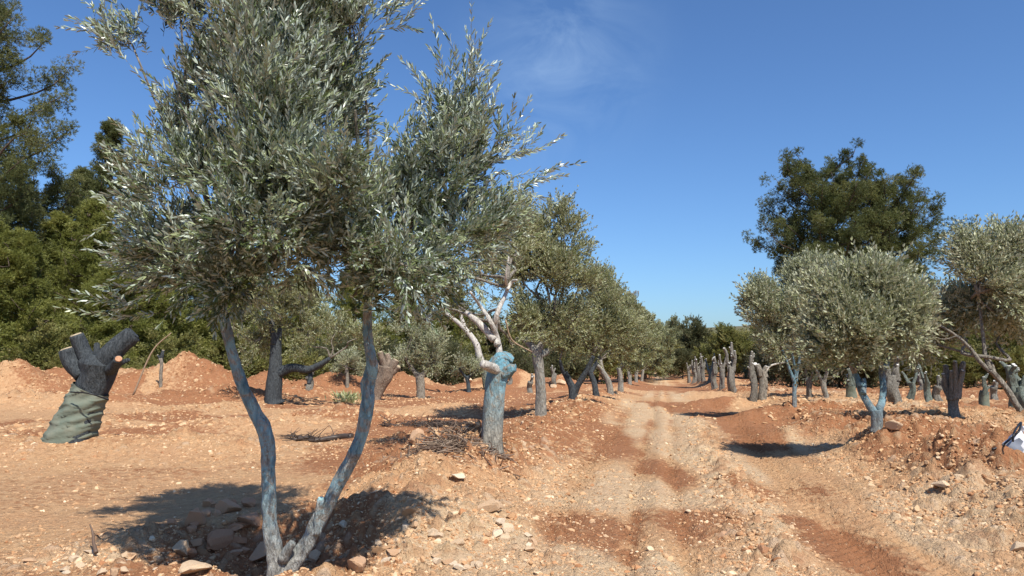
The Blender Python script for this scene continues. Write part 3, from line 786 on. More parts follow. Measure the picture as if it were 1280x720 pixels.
def lobes_px(base, Yd, lst, dscale=.8):
    out = []
    for q in lst:
        px, py, rx, ry = q[:4]; dy = q[4] if len(q) > 4 else 0
        c = at(px, py, Yd+dy)-base; s = (Yd+dy)/FPX
        out.append((c[0], c[1], c[2], rx*s, (rx+ry)/2*s*dscale, ry*s))
    return out
def base_at(px, py, sink=.05, Y=None):
    g = gp(px, py) if Y is None else np.array([(px-640)/FPX*Y, Y])
    return np.array([g[0], g[1], TH(g[0], g[1])-sink])

# ---------- second tree of the left row: thick pollard, pale upright limbs
def thick_tree():
    b = base_at(615, 561); root = empty('olive_tree', b); Y = b[1]
    tag(root, 'thick olive trunk washed bright blue with bare bleached limbs, second in the left row', 'olive tree')
    rs = np.random.default_rng(31); W = lambda x, y, dy=0: at(x, y, Y+dy)-b
    t = MB(); tube(t, [W(614, 566), W(614.5, 552), W(616, 520), W(620, 485), W(625, 462), W(627, 448)], [.175, .158, .146, .148, .165, .12], 28, 60, .16, .10, 2.2); t.build('trunk', M['t2'], root, True)
    k = MB(); tube(k, [W(630, 464, -.05), W(637, 461, -.10), W(643, 459, -.13)], [.11, .09, .065], 16, 16, .8, .25, 5); tube(k, [W(616, 458), W(628, 448), W(641, 452)], [.08, .09, .05], 16, 16, .7, .3, 6.5); k.build('knot', M['t2'], root, True)
    s = MB(); e, tt, r = tube(s, [W(620, 462, -.1), W(609, 457, -.28), W(604, 455, -.38)], [.08, .066, .06], 14, 10, .15, .05, 3); so = s.build('cut_stub', M['white'], root, True)
    for pts, rad in (([(625, 450), (622, 425), (612, 400), (602, 385), (588, 365)], [.05, .041, .033, .025, .015]),
                     ([(622, 432), (618, 415), (622, 390), (634, 362), (632, 348), (636, 320)], [.052, .045, .036, .028, .019, .011]),
                     ([(618, 425), (600, 405), (582, 390)], [.06, .05, .03]),
                     ([(634, 362), (640, 352), (646, 350)], [.03, .025, .015])):
        m = MB(); tube(m, [W(x, y, .05*i*(1 if rs.random() < .5 else -1)) for i, (x, y) in enumerate(pts)], rad, 12, 24, .12, .06, rs.random()*9); m.build('bare_limb', M['white'], root, True)
    m = MB(); tube(m, [W(632, 400, .1), W(640, 425, .2), W(665, 440, .3)], [.012, .012, .01], 6, 12, .1, .02, 1); m.build('hanging_twig', M['stick'], root, True)
    LB = lobes_px(b, Y, [(600, 330, 52, 36, .6), (560, 352, 36, 34, .5), (640, 330, 40, 45, .9), (575, 385, 30, 24, .8), (640, 430, 14, 20, .3), (530, 400, 40, 26, 1.2), (640, 280, 40, 32, 1.0)])
    crown(root, LB, 900, .070, .016, rs, 'leaf_mid', 7, (.16, .34), (W(622, 400), W(634, 350)), r0=.03)
thick_tree()

# ---------- third tree and on
def trunk_crown(px, py, label, trunk, limbs, lobes, nsh, mt='leaf_mid', bark='greyblue', leaf=.075, seed=1, group=None, Y=None, rad=None, sink=.05, dsc=.8, cat='olive tree', name='olive_tree', lb2='grey', nn=6, r0=.035, upper=None, extra=None):
    b = base_at(px, py, sink, Y); Yb = b[1]; root = empty(name, b); tag(root, label, cat, group)
    rs = np.random.default_rng(seed); W = lambda x, y, dy=0: at(x, y, Yb+dy)-b; q = Yb/FPX
    t = MB(); tube(t, [W(px, py+4)]+[W(*p[:2]) for p in trunk], [trunk[0][2]*q*1.0]+[p[2]*q*.88 for p in trunk], 18, 40, .13, .08, seed*1.7); t.build('trunk', M[bark], root, True)
    forks = [W(*trunk[-1][:2])]
    for lm in limbs:
        m = MB(); tube(m, [W(p[0], p[1], (i*.08*(1 if seed % 2 else -1))) for i, p in enumerate(lm)], [p[2]*q*.85 for p in lm], 12, 24, .13, .07, rs.random()*9); m.build('limb', M[bark], root, True)
        forks.append(W(*lm[-1][:2]))
    for ex in (extra or []):
        m = MB(); tube(m, [W(p[0], p[1]) for p in ex], [p[2]*q for p in ex], 12, 24, .14, .07, rs.random()*9); m.build('bare_limb', M['white'], root, True)
    if lobes: crown(root, lobes_px(b, Yb, lobes, dsc), int(nsh*1.5), leaf*1.15, leaf*.31, rs, mt, nn, (.15, .32), forks, bark=lb2, r0=r0)
    return root
# trunk points: (px, py, radius in px)
trunk_crown(676, 518, 'grey faded-blue straight trunk with a broad tall crown, third in the left row', [(676, 515, 9.3), (676, 490, 8.2), (674, 465, 7.8), (672, 450, 8.6), (670, 436, 7.5)],
            [[(670, 440, 7), (662, 430, 6), (652, 422, 4)], [(672, 440, 7), (680, 420, 5), (690, 400, 3)], [(674, 445, 6), (682, 440, 6), (684, 438, 4)]],
            [(675, 300, 40, 45), (645, 340, 45, 50), (700, 340, 42, 50), (665, 395, 55, 40), (725, 350, 26, 34), (705, 285, 22, 24), (690, 268, 24, 20), (650, 290, 36, 40), (715, 400, 30, 34)], 3000, seed=3)
trunk_crown(717, 500, 'dark V-shaped double trunk under a low bushy crown, fourth in the left row', [(716, 498, 7), (716, 488, 7), (712, 478, 5), (706, 465, 4)],
            [[(717, 492, 5.6), (726, 475, 4.8), (735, 460, 4), (742, 445, 3)], [(712, 480, 4), (703, 462, 3), (700, 450, 2)]],
            [(720, 400, 28, 36), (748, 372, 30, 36), (735, 425, 36, 26), (762, 405, 26, 34), (705, 430, 18, 22), (740, 345, 24, 22)], 2200, bark='dark', seed=4)
trunk_crown(745, 495, 'dark leaning trunk just right of the V-shaped one in the left row', [(745, 494, 5), (743, 480, 4.5), (738, 466, 4), (736, 455, 4)],
            [[(738, 466, 4), (745, 455, 3), (752, 440, 2)]],
            [(765, 375, 24, 30), (775, 400, 22, 32), (757, 430, 24, 20), (785, 425, 20, 22)], 1500, bark='dark', seed=5, leaf=.09)
trunk_crown(762, 492, 'grey trunk curving left, fifth visible trunk from the front of the left row', [(763, 490, 5), (760, 476, 4.5), (753, 463, 4), (750, 450, 3.5)],
            [[(754, 464, 4), (748, 458, 3), (742, 456, 2.5)]],
            [(780, 385, 20, 24), (790, 408, 20, 26), (778, 438, 20, 18)], 1200, bark='greyblue', seed=6, leaf=.10)
trunk_crown(776, 489, 'grey straight trunk near the far end of the left row', [(776, 488, 4.5), (776, 475, 4), (774, 460, 4)], [],
            [(795, 402, 18, 26), (800, 430, 20, 26), (788, 450, 16, 14)], 900, seed=7, leaf=.12)
trunk_crown(787, 486, 'pale trunk third from the far end of the left row', [(787, 485, 3.5), (787, 474, 3), (786, 462, 3)], [],
            [(806, 410, 16, 24), (812, 436, 16, 22), (800, 452, 14, 12)], 800, seed=8, leaf=.14, Y=58)
trunk_crown(795, 482, 'pale trunk second from the far end of the left row', [(795, 481, 3), (795, 472, 2.6), (796, 462, 2.5)], [],
            [(820, 420, 14, 20), (822, 445, 14, 18), (808, 455, 10, 10)], 700, seed=9, leaf=.16, Y=70)
trunk_crown(802, 479, 'last small olive at the far end of the left row', [(802, 478, 2.5), (803, 470, 2.2), (804, 462, 2)], [],
            [(838, 425, 14, 22), (835, 450, 14, 16), (818, 455, 10, 10)], 700, seed=10, leaf=.18, Y=82)

# ---------- olives of the left field
trunk_crown(343, 503, 'stout dark olive with a long low branch reaching right, across the left lane', [(341, 500, 13), (342, 480, 12.5), (344, 462, 11), (345, 440, 9), (347, 410, 7)],
            [[(348, 466, 9), (365, 460, 7), (385, 462, 6), (400, 456, 5), (412, 448, 3)], [(345, 430, 8), (340, 405, 5), (335, 390, 4)], [(385, 462, 4), (388, 470, 4), (386, 480, 3)]],
            [(345, 395, 45, 40), (385, 420, 36, 30), (325, 425, 34, 30), (420, 415, 40, 30), (370, 370, 50, 36), (455, 420, 34, 24)], 1700, bark='dark', seed=12, leaf=.085)
trunk_crown(526, 498, 'small olive with a pale short trunk and drooping crown in the left field', [(526, 496, 7), (526, 486, 6.5), (525, 474, 7), (524, 466, 6)],
            [[(525, 474, 5), (532, 464, 3.5), (540, 452, 2)], [(524, 472, 5), (516, 462, 3.5), (508, 450, 2)]],
            [(525, 440, 34, 22), (505, 448, 20, 16), (545, 450, 18, 16), (515, 415, 26, 18), (545, 425, 24, 18)], 1100, mt='leaf_silver', seed=13, leaf=.09, bark='grey')
trunk_crown(586, 490, 'tiny dark-stemmed olive just left of the thick blue trunk', [(586, 489, 3.5), (585, 478, 3), (583, 470, 3)],
            [[(584, 474, 2.6), (592, 466, 2), (598, 462, 1.2)], [(583, 472, 2.4), (577, 465, 2), (574, 460, 1.2)]],
            [(585, 456, 18, 9), (575, 462, 9, 6), (597, 460, 9, 7)], 260, mt='leaf_silver', seed=14, leaf=.09, bark='darkblue')
trunk_crown(609, 487, 'leaning stem with two bleached sawn limbs behind the thick blue trunk', [(609, 486, 6), (607, 472, 6), (603, 458, 5.5)], [], [], 0, seed=15, bark='greenbark', extra=[[(604, 460, 5.2), (599, 445, 4.6), (594, 428, 4.2), (578, 408, 3.2), (557, 391, 2.6)], [(582, 411, 2.8), (577, 398, 2.4), (575, 384, 2.2)]])
trunk_crown(434, 484, 'thin pale sapling left of the foreground right limb', [(434, 483, 3), (434, 470, 2.6), (433, 458, 2.4)], [],
            [(438, 450, 20, 14), (425, 455, 10, 8), (450, 462, 10, 10)], 300, mt='leaf_silver', seed=16, leaf=.09, bark='grey')

# ---------- pollarded stumps
def stub(root, p0, p1, r0, r1, bark, cut, rs, name='cut_stub', gn=.16, face=True, mid=None):
    m = MB(); pts = [p0, (np.array(p0)+np.array(p1))/2+(rs.normal(size=3)*r0*.25 if mid is None else mid), p1]
    e, tt, r = tube(m, pts, [r0, (r0+r1)/2, r1], 14, 14, gn, .08, rs.random()*9, cap=True)
    o = m.build(name, M[bark], root, True)
    if face:
        c = MB(); tube(c, [e-tt*.01, e+tt*.02], [r*.92, r*.84], 12, 3, .08, .04, 1); c.build('cut_face', M[cut], o)
    return o
def left_stump():
    b = base_at(98, 548, .10); Y = b[1]; root = empty('olive_stump', b)
    tag(root, 'massive blackened olive stump leaning right, its foot wrapped in green cloth', 'tree stump')
    rs = np.random.default_rng(41); W = lambda x, y, dy=0: at(x, y, Y+dy)-b; q = Y/FPX
    t = MB(); tube(t, [W(88, 560), W(92, 543), W(103, 515), W(114, 488), W(121, 468), W(123, 455), W(125, 444)], [30*q, 28*q, 24*q, 21*q, 22*q, 25*q, 17*q], 34, 60, .14, .10, 3.3); t.build('trunk', M['dark'], root, True)
    w = MB(); n = 26
    tube(w, [W(82, 562), W(89, 545), W(101, 518), W(110, 496), W(115, 486)], [33*q, 31*q, 27*q, 24.5*q, 24*q], 48, 70, .07, .03, 3.3, cap=False)
    V = w.v[0]; zz = V[:, 2]; V += norm(np.stack([V[:, 0]-V[:, 0].mean(), V[:, 1]-V[:, 1].mean(), zz*0], 1))*(.05*(1-np.abs(2*fbm(V[:, 0]*1.6+zz*2.2, zz*11-V[:, 0]*4.5, 3, 3)-1))**3-.03)[:, None]
    wo = w.build('cloth_wrap', M['wrap'], root, True)
    mm = MB(); tube(mm, [W(88, 490, -.4), W(112, 492, -.47), W(136, 500, -.3)], [.012, .012, .012], 6, 10, .1, .02, 1); mm.build('tie_cord', M['hose'], wo, True)
    stub(root, W(104, 470), W(84, 437), 12*q, 11*q, 'dark', 'cut', rs)
    stub(root, W(116, 458), W(95, 419), 12*q, 9*q, 'dark', 'cut', rs)
    stub(root, W(128, 460), W(166, 417), 17*q, 11.5*q, 'dark', 'dark', rs)
    stub(root, W(138, 462, -.1), W(148, 449, -.42), 8*q, 5.5*q, 'dark', 'cutorange', rs)
    stub(root, W(120, 450), W(121, 430), 5*q, 3.5*q, 'dark', 'dark', rs)
    stub(root, W(146, 455), W(160, 450), 4*q, 3*q, 'dark', 'dark', rs)
left_stump()
def leaning_pollard():
    b = base_at(470, 500, .1); Y = b[1]; root = empty('olive_stump', b)
    tag(root, 'brown pollarded stump leaning right with many sawn knobs, behind the foreground right limb', 'tree stump')
    rs = np.random.default_rng(42); W = lambda x, y, dy=0: at(x, y, Y+dy)-b; q = Y/FPX
    t = MB(); tube(t, [W(468, 506), W(470, 496), W(476, 482), W(482, 470), W(484, 458)], [9*q, 8*q, 9*q, 11*q, 12*q], 20, 30, .2, .12, 3); t.build('trunk', M['brown'], root, True)
    for (x0, y0, x1, y1, r) in ((478, 466, 464, 444, 5), (482, 462, 475, 440, 5), (485, 460, 484, 443, 5), (488, 464, 495, 450, 6), (484, 468, 470, 458, 5), (490, 466, 498, 458, 5)):
        stub(root, W(x0, y0), W(x1, y1, rs.normal()*.1), r*q, r*.8*q, 'brown', 'cut', rs)
leaning_pollard()
def pollard(rs, h=2.0, r=.22, ns=6, bark='grey', cut='cutwhite', wrap=False, spread=.5, tall=.45, lean=0.0, name='pollarded_olive', thin=.33, bound=False):
    root = empty(name, (0, 0, 0))
    ht = h*(1-tall); t = MB()
    lx = lean; top = np.array([lx, rs.normal()*.05, ht])
    tube(t, [(0, 0, -.15), (0, 0, 0), top*.5+np.array([rs.normal()*.06, rs.normal()*.06, 0]), top], [r*1.2, r*1.08, r*.9, r*.95], 20, 34, .30, .18, rs.random()*9)
    t.build('trunk', M[bark], root, True)
    if wrap:
        w = MB(); tube(w, [(0, 0, -.1), top*.45, top*.82], [r*1.3, r*1.13, r*1.15], 22, 30, .12, .06, rs.random()*9, cap=False); w.build('cloth_wrap', M['wrap'], root, True)
    if bound:
        for i in range(ns):
            a = i/ns*2*PI; s0 = np.array([math.cos(a)*r*.75, math.sin(a)*r*.75, h*(.28+.15*rs.random())]); s0[:2] *= .8; s1 = s0*np.array([3.2, 3.2, 0])+np.array([0, 0, h*(.75+.25*rs.random())])
            s1 += rs.normal(size=3)*np.array([r*.25, r*.25, h*.05]); q = r*(.40+.25*rs.random()); stub(root, s0, s1, q, q*.75, bark, 'cutwhite', rs, gn=.45)
        return root
    nl = 1 if ns < 4 else (2 if ns < 6 else 3)
    for i in range(nl):
        a = i/nl*2*PI+rs.random(); s0 = top+np.array([math.cos(a)*r*.4, math.sin(a)*r*.4, -r*.8])
        hh = (h-ht)*(1.0 if i == 0 else .45+.5*rs.random())+r*.8; sp = spread*hh*(.25+.5*rs.random())
        P = [s0]+[s0+np.array([math.cos(a)*sp*t, math.sin(a)*sp*t, hh*t])+rs.normal(size=3)*r*.13 for t in (.35, .7, 1)]
        q = r*(.62 if nl == 1 else .50)
        m = MB(); e, tt, rr = tube(m, P, [q*1.25, q, q*.8, q*.62], 14, 24, .40, .2, rs.random()*9); o = m.build('leader', M[bark], root, True)
        c = MB(); tube(c, [e-tt*.01, e+tt*.02], [rr*.95, rr*.85], 10, 3, .08, .04, 1); c.build('cut_face', M[cut], o)
        for k in range(max(2, int(ns*1.2/nl))):
            f = .25+.7*rs.random(); c0, _ = resample(P, [1]*4, 21); p = c0[int(f*20)]; a2 = rs.random()*2*PI
            ln = .10+.22*rs.random(); stub(root, p, p+np.array([math.cos(a2)*ln*.8, math.sin(a2)*ln*.8, ln*(.3+.7*rs.random())]), q*(.50+.3*rs.random()), q*(.32+.2*rs.random()), bark, cut, rs, gn=.3)
    return root
rp = np.random.default_rng(55)
M['pollard'] = bark_mat('pollard_bark', (.075, .068, .056), (.31, .285, .235), (.22, .28, .29), .2)
PV = {'a': pollard(rp, 2.5, .24, 7, 'pollard', 'cutwhite', spread=.45, tall=.5), 'b': pollard(rp, 1.9, .2, 6, 'pollard', 'cutwhite', spread=.5, tall=.42),
      'c': pollard(rp, 1.8, .24, 5, 'pollard', 'cutwhite', spread=.35, tall=.4), 'd': pollard(rp, 1.7, .26, 8, 'greenbark', 'cutwhite', True, .35, .5),
      'e': pollard(rp, 1.5, .2, 3, 'greenbark', 'cutwhite', True, .55, .45), 'f': pollard(rp, 2.1, .17, 4, 'greenbark', 'cutwhite', spread=.8, tall=.5, lean=.1),
      'g': pollard(rp, 1.1, .17, 3, 'pollard', 'cutwhite', spread=.4, tall=.4), 'h': pollard(rp, 1.9, .19, 9, 'greyblue', 'greenbark', False, .25, .5, bound=True)}
used = {}; M['cutwhite'].name = 'painted_cut_face'
def put(v, px, py, hpx, label, group=None, Y=None, rz=None, lean=0, kx=1.0, cat='pollarded tree'):
    b = base_at(px, py, .04, Y)
    src = PV[v]; o = src if v not in used else copy_tree(src); used[v] = 1
    hh = {'a': 2.5, 'b': 1.9, 'c': 1.8, 'd': 1.7, 'e': 1.5, 'f': 2.1, 'g': 1.1, 'h': 1.9}[v]
    s = hpx*b[1]/FPX/hh*1.08
    o.location = b; o.scale = (s*kx, s*kx, s); o.rotation_euler = (0, lean, random.uniform(0, 6) if rz is None else rz)
    tag(o, label, cat, group)
G1 = 'pollarded olives along the right edge of the road'
put('a', 916, 490, 57, 'tallest pollarded olive of the right edge row, bristling with pale sawn stubs', G1, kx=.82)
put('b', 903, 487, 41, 'pollarded olive just left of the tallest one beside the road', G1, kx=.82)
put('c', 894, 486, 36, 'grey pollarded stump second to the left of the tallest one beside the road', G1, kx=.82)
put('f', 884, 485, 37, 'thin forked pollard third to the left of the tallest one beside the road', G1, Y=55, kx=.82)
put('b', 878, 483, 32, 'pollarded olive fourth to the left of the tallest one beside the road', G1, Y=60, kx=.82)
put('a', 872, 481, 30, 'pollarded olive fifth to the left of the tallest one beside the road', G1, Y=66, kx=.82)
put('c', 866, 480, 25, 'small pollard second from the far end of the right edge row', G1, Y=72, kx=.82)
put('b', 860, 478, 23, 'farthest pollard of the right edge row', G1, Y=80, kx=.82)
put('c', 941, 501, 56, 'knobby grey cut trunk, left one of the close pair beside the road', G1, kx=.62, rz=.5)
def twin_right():
    b = base_at(953, 500, .08); Y = b[1]; root = empty('pollarded_olive', b); tag(root, 'ridged grey cut trunk with one long thin branch, beside the knobby one', 'pollarded tree', G1)
    rs = np.random.default_rng(61); W = lambda x, y, dy=0: at(x, y, Y+dy)-b; q = Y/FPX
    t = MB(); tube(t, [W(953, 506), W(953, 495), W(954, 478), W(952, 462)], [6.2*q, 5.6*q, 5.3*q, 4.6*q], 20, 30, .16, .16, 3); t.build('trunk', M['grey'], root, True)
    stub(root, W(951, 470), W(947, 456), 4.5*q, 3.2*q, 'grey', 'cutwhite', rs); stub(root, W(957, 472), W(958, 458), 4*q, 2.6*q, 'grey', 'cutwhite', rs)
    stub(root, W(947, 458), W(944, 455), 3.5*q, 3*q, 'grey', 'cutwhite', rs)
    m = MB(); tube(m, [W(957, 465), W(962, 458), W(970, 455), W(980, 453), W(992, 447)], [1.8*q, 1.4*q, 1.2*q, 1*q, .7*q], 8, 20, .1, .04, 1); m.build('bare_branch', M['white'], root, True)
    # tall stub of the neighbour is its own
twin_right()
G2 = 'pollarded olives of the second row on the right'
put('b', 1012, 497, 34, 'dark pollard in the shade just right of the slender blue olive', G2)
put('d', 1064, 497, 34, 'low wrapped stump left of the two-limbed blue olive', G2)
put('c', 1120, 503, 52, 'bulky grey-green stump leaning left right behind the two-limbed blue olive', G2, kx=1.15, lean=-.12)
put('f', 1137, 499, 40, 'pollard with one thin arm, first to the right of the bulky leaning stump', G2, kx=1.2)
put('f', 1161, 500, 42, 'fork-armed green-grey pollard, second to the right of the bulky leaning stump', G2, kx=1.2, rz=1)
put('g', 1174, 502, 30, 'short slim stump between the fork-armed pollard and the knotty green one', G2)
put('h', 1193, 524, 64, 'knotty green-grey stump with bound upright stubs in the right field', G2, kx=1.0)
put('e', 1230, 511, 38, 'straight green-wrapped stump right of the knotty green one', G2)
put('g', 1243, 499, 26, 'small dark stub behind the straight green-wrapped stump', G2)
put('d', 1277, 512, 52, 'green-wrapped pollard with an orange cut at the right edge of the photo', G2, kx=1.3)
put('g', 1150, 488, 20, 'faint low stump far back between two green-grey pollards', G2)
G3 = 'low stumps left of the left row'
put('g', 663, 491, 22, 'low pale stump left of the straight faded-blue trunk', G3)
put('g', 693, 483, 24, 'low dark stump right of the straight faded-blue trunk', G3, kx=.8)
put('g', 386, 486, 22, 'low blue-grey stump beyond the long low branch of the dark olive', G3, kx=1.2)
put('g', 637, 480, 16, 'tiny low stump just right of the thick blue trunk', G3)

# ---------- olives of the right rows
trunk_crown(993, 508, 'slender bright-blue olive forking into three thin limbs, by the road on the right', [(993, 505, 3.7), (993, 490, 3.3), (994, 478, 3.4), (995, 468, 3.4)],
            [[(993, 478, 2.8), (987, 462, 2.4), (981, 446, 2.1), (978, 438, 1.7)], [(995, 470, 3), (999, 452, 2.6), (1002, 436, 2.1)], [(995, 470, 2.4), (992, 452, 2), (990, 442, 1.6)]],
            [(1000, 395, 46, 44), (960, 385, 34, 40), (1010, 355, 36, 32), (1035, 410, 30, 32), (975, 425, 26, 22), (1030, 340, 24, 20), (945, 375, 22, 24)], 3000, mt='leaf_silver', bark='bluebark', seed=22, leaf=.085)
trunk_crown(1095, 537, 'blue-washed olive with two thick limbs in a U, on the right bank', [(1096, 535, 8), (1096, 522, 8.2), (1095, 512, 8.6)],
            [[(1092, 515, 6.5), (1084, 502, 5.6), (1077, 490, 5.2), (1073, 476, 5), (1068, 466, 4.6)], [(1098, 514, 6.5), (1103, 500, 5.4), (1104, 480, 5), (1102, 464, 4.8), (1104, 456, 4.6)], [(1079, 492, 5), (1080, 480, 4), (1080, 474, 3)],
             [(1104, 462, 5), (1112, 446, 4), (1118, 430, 3), (1132, 418, 2)], [(1075, 480, 4), (1070, 500, 4)][:1]*2],
            [(1070, 400, 46, 42), (1040, 425, 30, 28), (1100, 375, 40, 34), (1125, 405, 36, 36), (1085, 350, 36, 24), (1075, 440, 34, 18), (1135, 380, 24, 26), (1050, 370, 30, 30)], 3800, mt='leaf_silver', bark='bluebark', seed=23, leaf=.080, dsc=.85)
trunk_crown(1032, 497, 'leaning pale-blue forked stem behind the slender bright-blue olive', [(1033, 496, 4), (1030, 486, 4), (1029, 478, 4)],
            [[(1029, 480, 3), (1022, 466, 2.2), (1018, 458, 1.8)], [(1030, 478, 3), (1034, 462, 2.6), (1035, 450, 2)]],
            [(1020, 435, 26, 20), (1045, 440, 20, 18), (1035, 415, 26, 20)], 700, bark='greyblue', seed=24, leaf=.10)
trunk_crown(1296, 545, 'olive at the right edge leaning left with one long bare branch', [(1292, 535, 5.6), (1280, 520, 5.0), (1268, 502, 4.7), (1257, 484, 4.3), (1247, 472, 4.3), (1238, 462, 4.3)],
            [[(1240, 466, 3.7), (1225, 452, 3.7), (1214, 437, 2.8), (1196, 420, 2.2), (1172, 406, 1.9), (1150, 398, 1.4), (1136, 392, 1.1)], [(1238, 462, 3.7), (1232, 445, 3.1), (1229, 420, 2.8), (1226, 395, 2.5), (1222, 365, 1.9)], [(1244, 468, 2.5), (1240, 455, 1.9), (1234, 446, 1.6)],
             [(1196, 420, 1.2), (1180, 424, 0.9), (1165, 420, 0.6)]],
            [(1225, 345, 42, 40), (1250, 325, 32, 34), (1205, 380, 36, 28, .7), (1245, 390, 38, 30, .4), (1268, 355, 26, 36), (1180, 415, 30, 20, 1.0), (1212, 312, 22, 22), (1272, 305, 20, 20), (1258, 412, 22, 16, .7), (1300, 350, 30, 60, .3), (1150, 425, 26, 20, 1.3)], 3800, mt='leaf_silver', bark='grey', seed=25, leaf=.075, Y=12.2, sink=.1)
# (whitewashed band)
# ---------- pines and background trees
def pine_mesh_tree(name, label, loc, H, spread, seed, mt='needle', cb=.15, shape='round', group=None, nb=46, blade=.17, dens=1.0, rz=0.0, lean=(0, 0), wid=.024):
    root = empty(name, loc, rz); tag(root, label, 'pine tree', group)
    rs = np.random.default_rng(seed)
    t = MB(); top = np.array([lean[0]*H, lean[1]*H, H*.97])
    pts = [np.array([0, 0, -.3]), top*.3+rs.normal(size=3)*.15, top*.65+rs.normal(size=3)*.2, top]
    tube(t, pts, [H*.018, H*.014, H*.009, H*.002], 10, 20, .08, .05, seed); t.build('trunk', M['pinebark'], root, True)
    br = MB(); C = []; Dd = []; Sz = []
    for i in range(nb):
        f = cb+(1-cb)*((i+rs.random())/nb)**.9
        if shape == 'cone': rad = spread*(1.02-f)**.75*(.65+.5*rs.random())
        else: rad = spread*math.sqrt(max(.04, 1-((f-.50)/.56)**2))*(.62+.5*rs.random())
        a = i*2.399+rs.normal()*.3; p0 = top*f
        rise = (.30+.55*f)*rad
        dirv = np.array([math.cos(a), math.sin(a), 0])
        p3 = p0+dirv*rad+np.array([0, 0, rise])
        p1 = p0+dirv*rad*.4+np.array([0, 0, rise*.25])+rs.normal(size=3)*.15
        p2 = p0+dirv*rad*.75+np.array([0, 0, rise*.6])+rs.normal(size=3)*.2
        tube(br, [p0, p1, p2, p3], [H*.0055, H*.004, H*.0026, .012], 5, 8, .05, .02, 1)
        for tt in np.linspace(.38, 1.0, max(4, int(rad*2.2))):
            q = (1-tt)**2*p0+2*(1-tt)*tt*p1*1.0+tt*tt*p3
            for s in range(2 if tt < .95 else 1):
                off = rs.normal(size=3)*np.array([.34, .34, .20])*rad*.36*(1.2-.6*tt)
                C.append(q+off); Dd.append(norm(dirv*.6+np.array([0, 0, .5])+rs.normal(size=3)*.3)); Sz.append((.30+.28*rs.random())*(.55+.12*rad))
                if rs.random() < .5: tube(br, [q, (q+C[-1])/2+rs.normal(size=3)*.05, C[-1]], [.02, .014, .008], 3, 4, 0, 0, 1)
    br.build('branches', M['pinebark'], root, True)
    C = np.array(C); Dd = np.array(Dd); Sz = np.array(Sz)
    nt_ = int(44*dens); tf = 8
    # tufts in each spray
    k = np.repeat(np.arange(len(C)), nt_); o = rs.normal(size=(len(k), 3)); o = norm(o)*rs.random((len(k), 1))**.5
    P = C[k]+o*Sz[k][:, None]*np.array([1.05, 1.05, .95]); D = norm(Dd[k]+o*.9)
    sa = np.clip(.45+.25*rs.normal(size=len(C)), 0, 1)[k]
    k2 = np.repeat(np.arange(len(P)), tf)
    D2 = norm(D[k2]+rs.normal(size=(len(k2), 3))*.65)
    lf = MB(); leaves(lf, P[k2], D2, blade, wid, rs, False, .3, np.clip(sa[k2]+.12*rs.normal(size=len(k2)), 0, 1))
    lf.build('crown', M[mt], root)
    return root
def bloc(px, Y, dz=0):
    x = (px-640)/FPX*Y; return (x, Y, TH(x, Y, False)+dz)
# right pine: two merged crowns
pine_mesh_tree('pine_tree', 'broad dark pine towering behind the right rows, left stem of the pair', bloc(1035, 47), 13.6, 4.2, 71, 'needle', .22, 'round', nb=60, dens=1.2)
pine_mesh_tree('pine_tree', 'broad dark pine towering behind the right rows, right stem of the pair', bloc(1112, 48.5), 13.2, 3.9, 72, 'needle', .18, 'round', nb=56, dens=1.2)
# left forest
pine_mesh_tree('pine_tree', 'huge dark pine cut by the left edge with layered limbs', bloc(-78, 36), 20.5, 5.0, 73, 'needle_b', .12, 'round', nb=70, dens=1.1)
pine_mesh_tree('pine_tree', 'second dark pine close behind the huge one at the left edge', bloc(48, 41), 11.5, 3.6, 74, 'needle_b', .1, 'round', nb=44, dens=1.0)
pm = pine_mesh_tree('pine_tree', 'slim-topped bluish pine standing against the sky left of the foreground olive', bloc(128, 43), 16.2, 3.4, 75, 'needle_b', .2, 'cone', nb=52, dens=.8)
py1 = pine_mesh_tree('pine_tree', 'light yellow-green young pine at the left edge of the photo', bloc(25, 33), 7.4, 2.3, 76, 'needle_y', .03, 'cone', nb=50, dens=.9, blade=.15)
py2 = pine_mesh_tree('pine_tree', 'yellow-green pointed pine between the left edge and the slim-topped pine', bloc(112, 36), 9.6, 2.8, 77, 'needle_y', .03, 'cone', nb=54, dens=.9, blade=.15)
def cp(src, px, Y, s, rz, label, group=None, kx=1):
    o = copy_tree(src); o.location = bloc(px, Y, -.1); o.scale = (s*kx, s*kx, s); o.rotation_euler = (0, 0, rz); tag(o, label); 
    if group: o['group'] = group
    return o
GF = 'pines behind the left field'
for i, (src, px, Y, s, rz, kx, lb) in enumerate(((py1, 185, 35, 1.05, 1.0, 1.2, 'bushy yellow-green pine just left of the foreground crown'), (py2, 70, 39, 1.0, 2.2, 1.1, 'yellow-green pine second from the left edge, behind the young one'),
        (py2, 215, 39, .95, 3.0, 1.1, 'green pine half hidden behind the left of the foreground crown'), (py1, 262, 38, 1.0, 4.1, 1.2, 'low green pine between the two foreground limbs'),
        (py1, 305, 41, 1.05, .5, 1.2, 'low green pine behind the stout dark olive'), (py2, 375, 47, .8, 1.6, 1.3, 'dark green pine seen right of the stout dark olive'),
        (py2, 440, 52, .9, 2.9, 1.2, 'pine behind the foreground right limb'), (py2, 505, 56, .9, .2, 1.2, 'pine behind the small drooping olive'),
        (py1, -30, 32, 1.1, 2.6, 1.2, 'yellow-green pine on the very left edge'), (py1, 140, 33, .8, 5.1, 1.3, 'small yellow-green pine behind the massive stump'),
        (py2, 570, 60, .85, 4.2, 1.3, 'pine beyond the heap of pale boulders'), (pm, 95, 50, .95, 2.0, 1.2, 'slim dark pine far behind the slim-topped one'))):
    cp(src, px, Y, s, rz, lb, GF, kx)

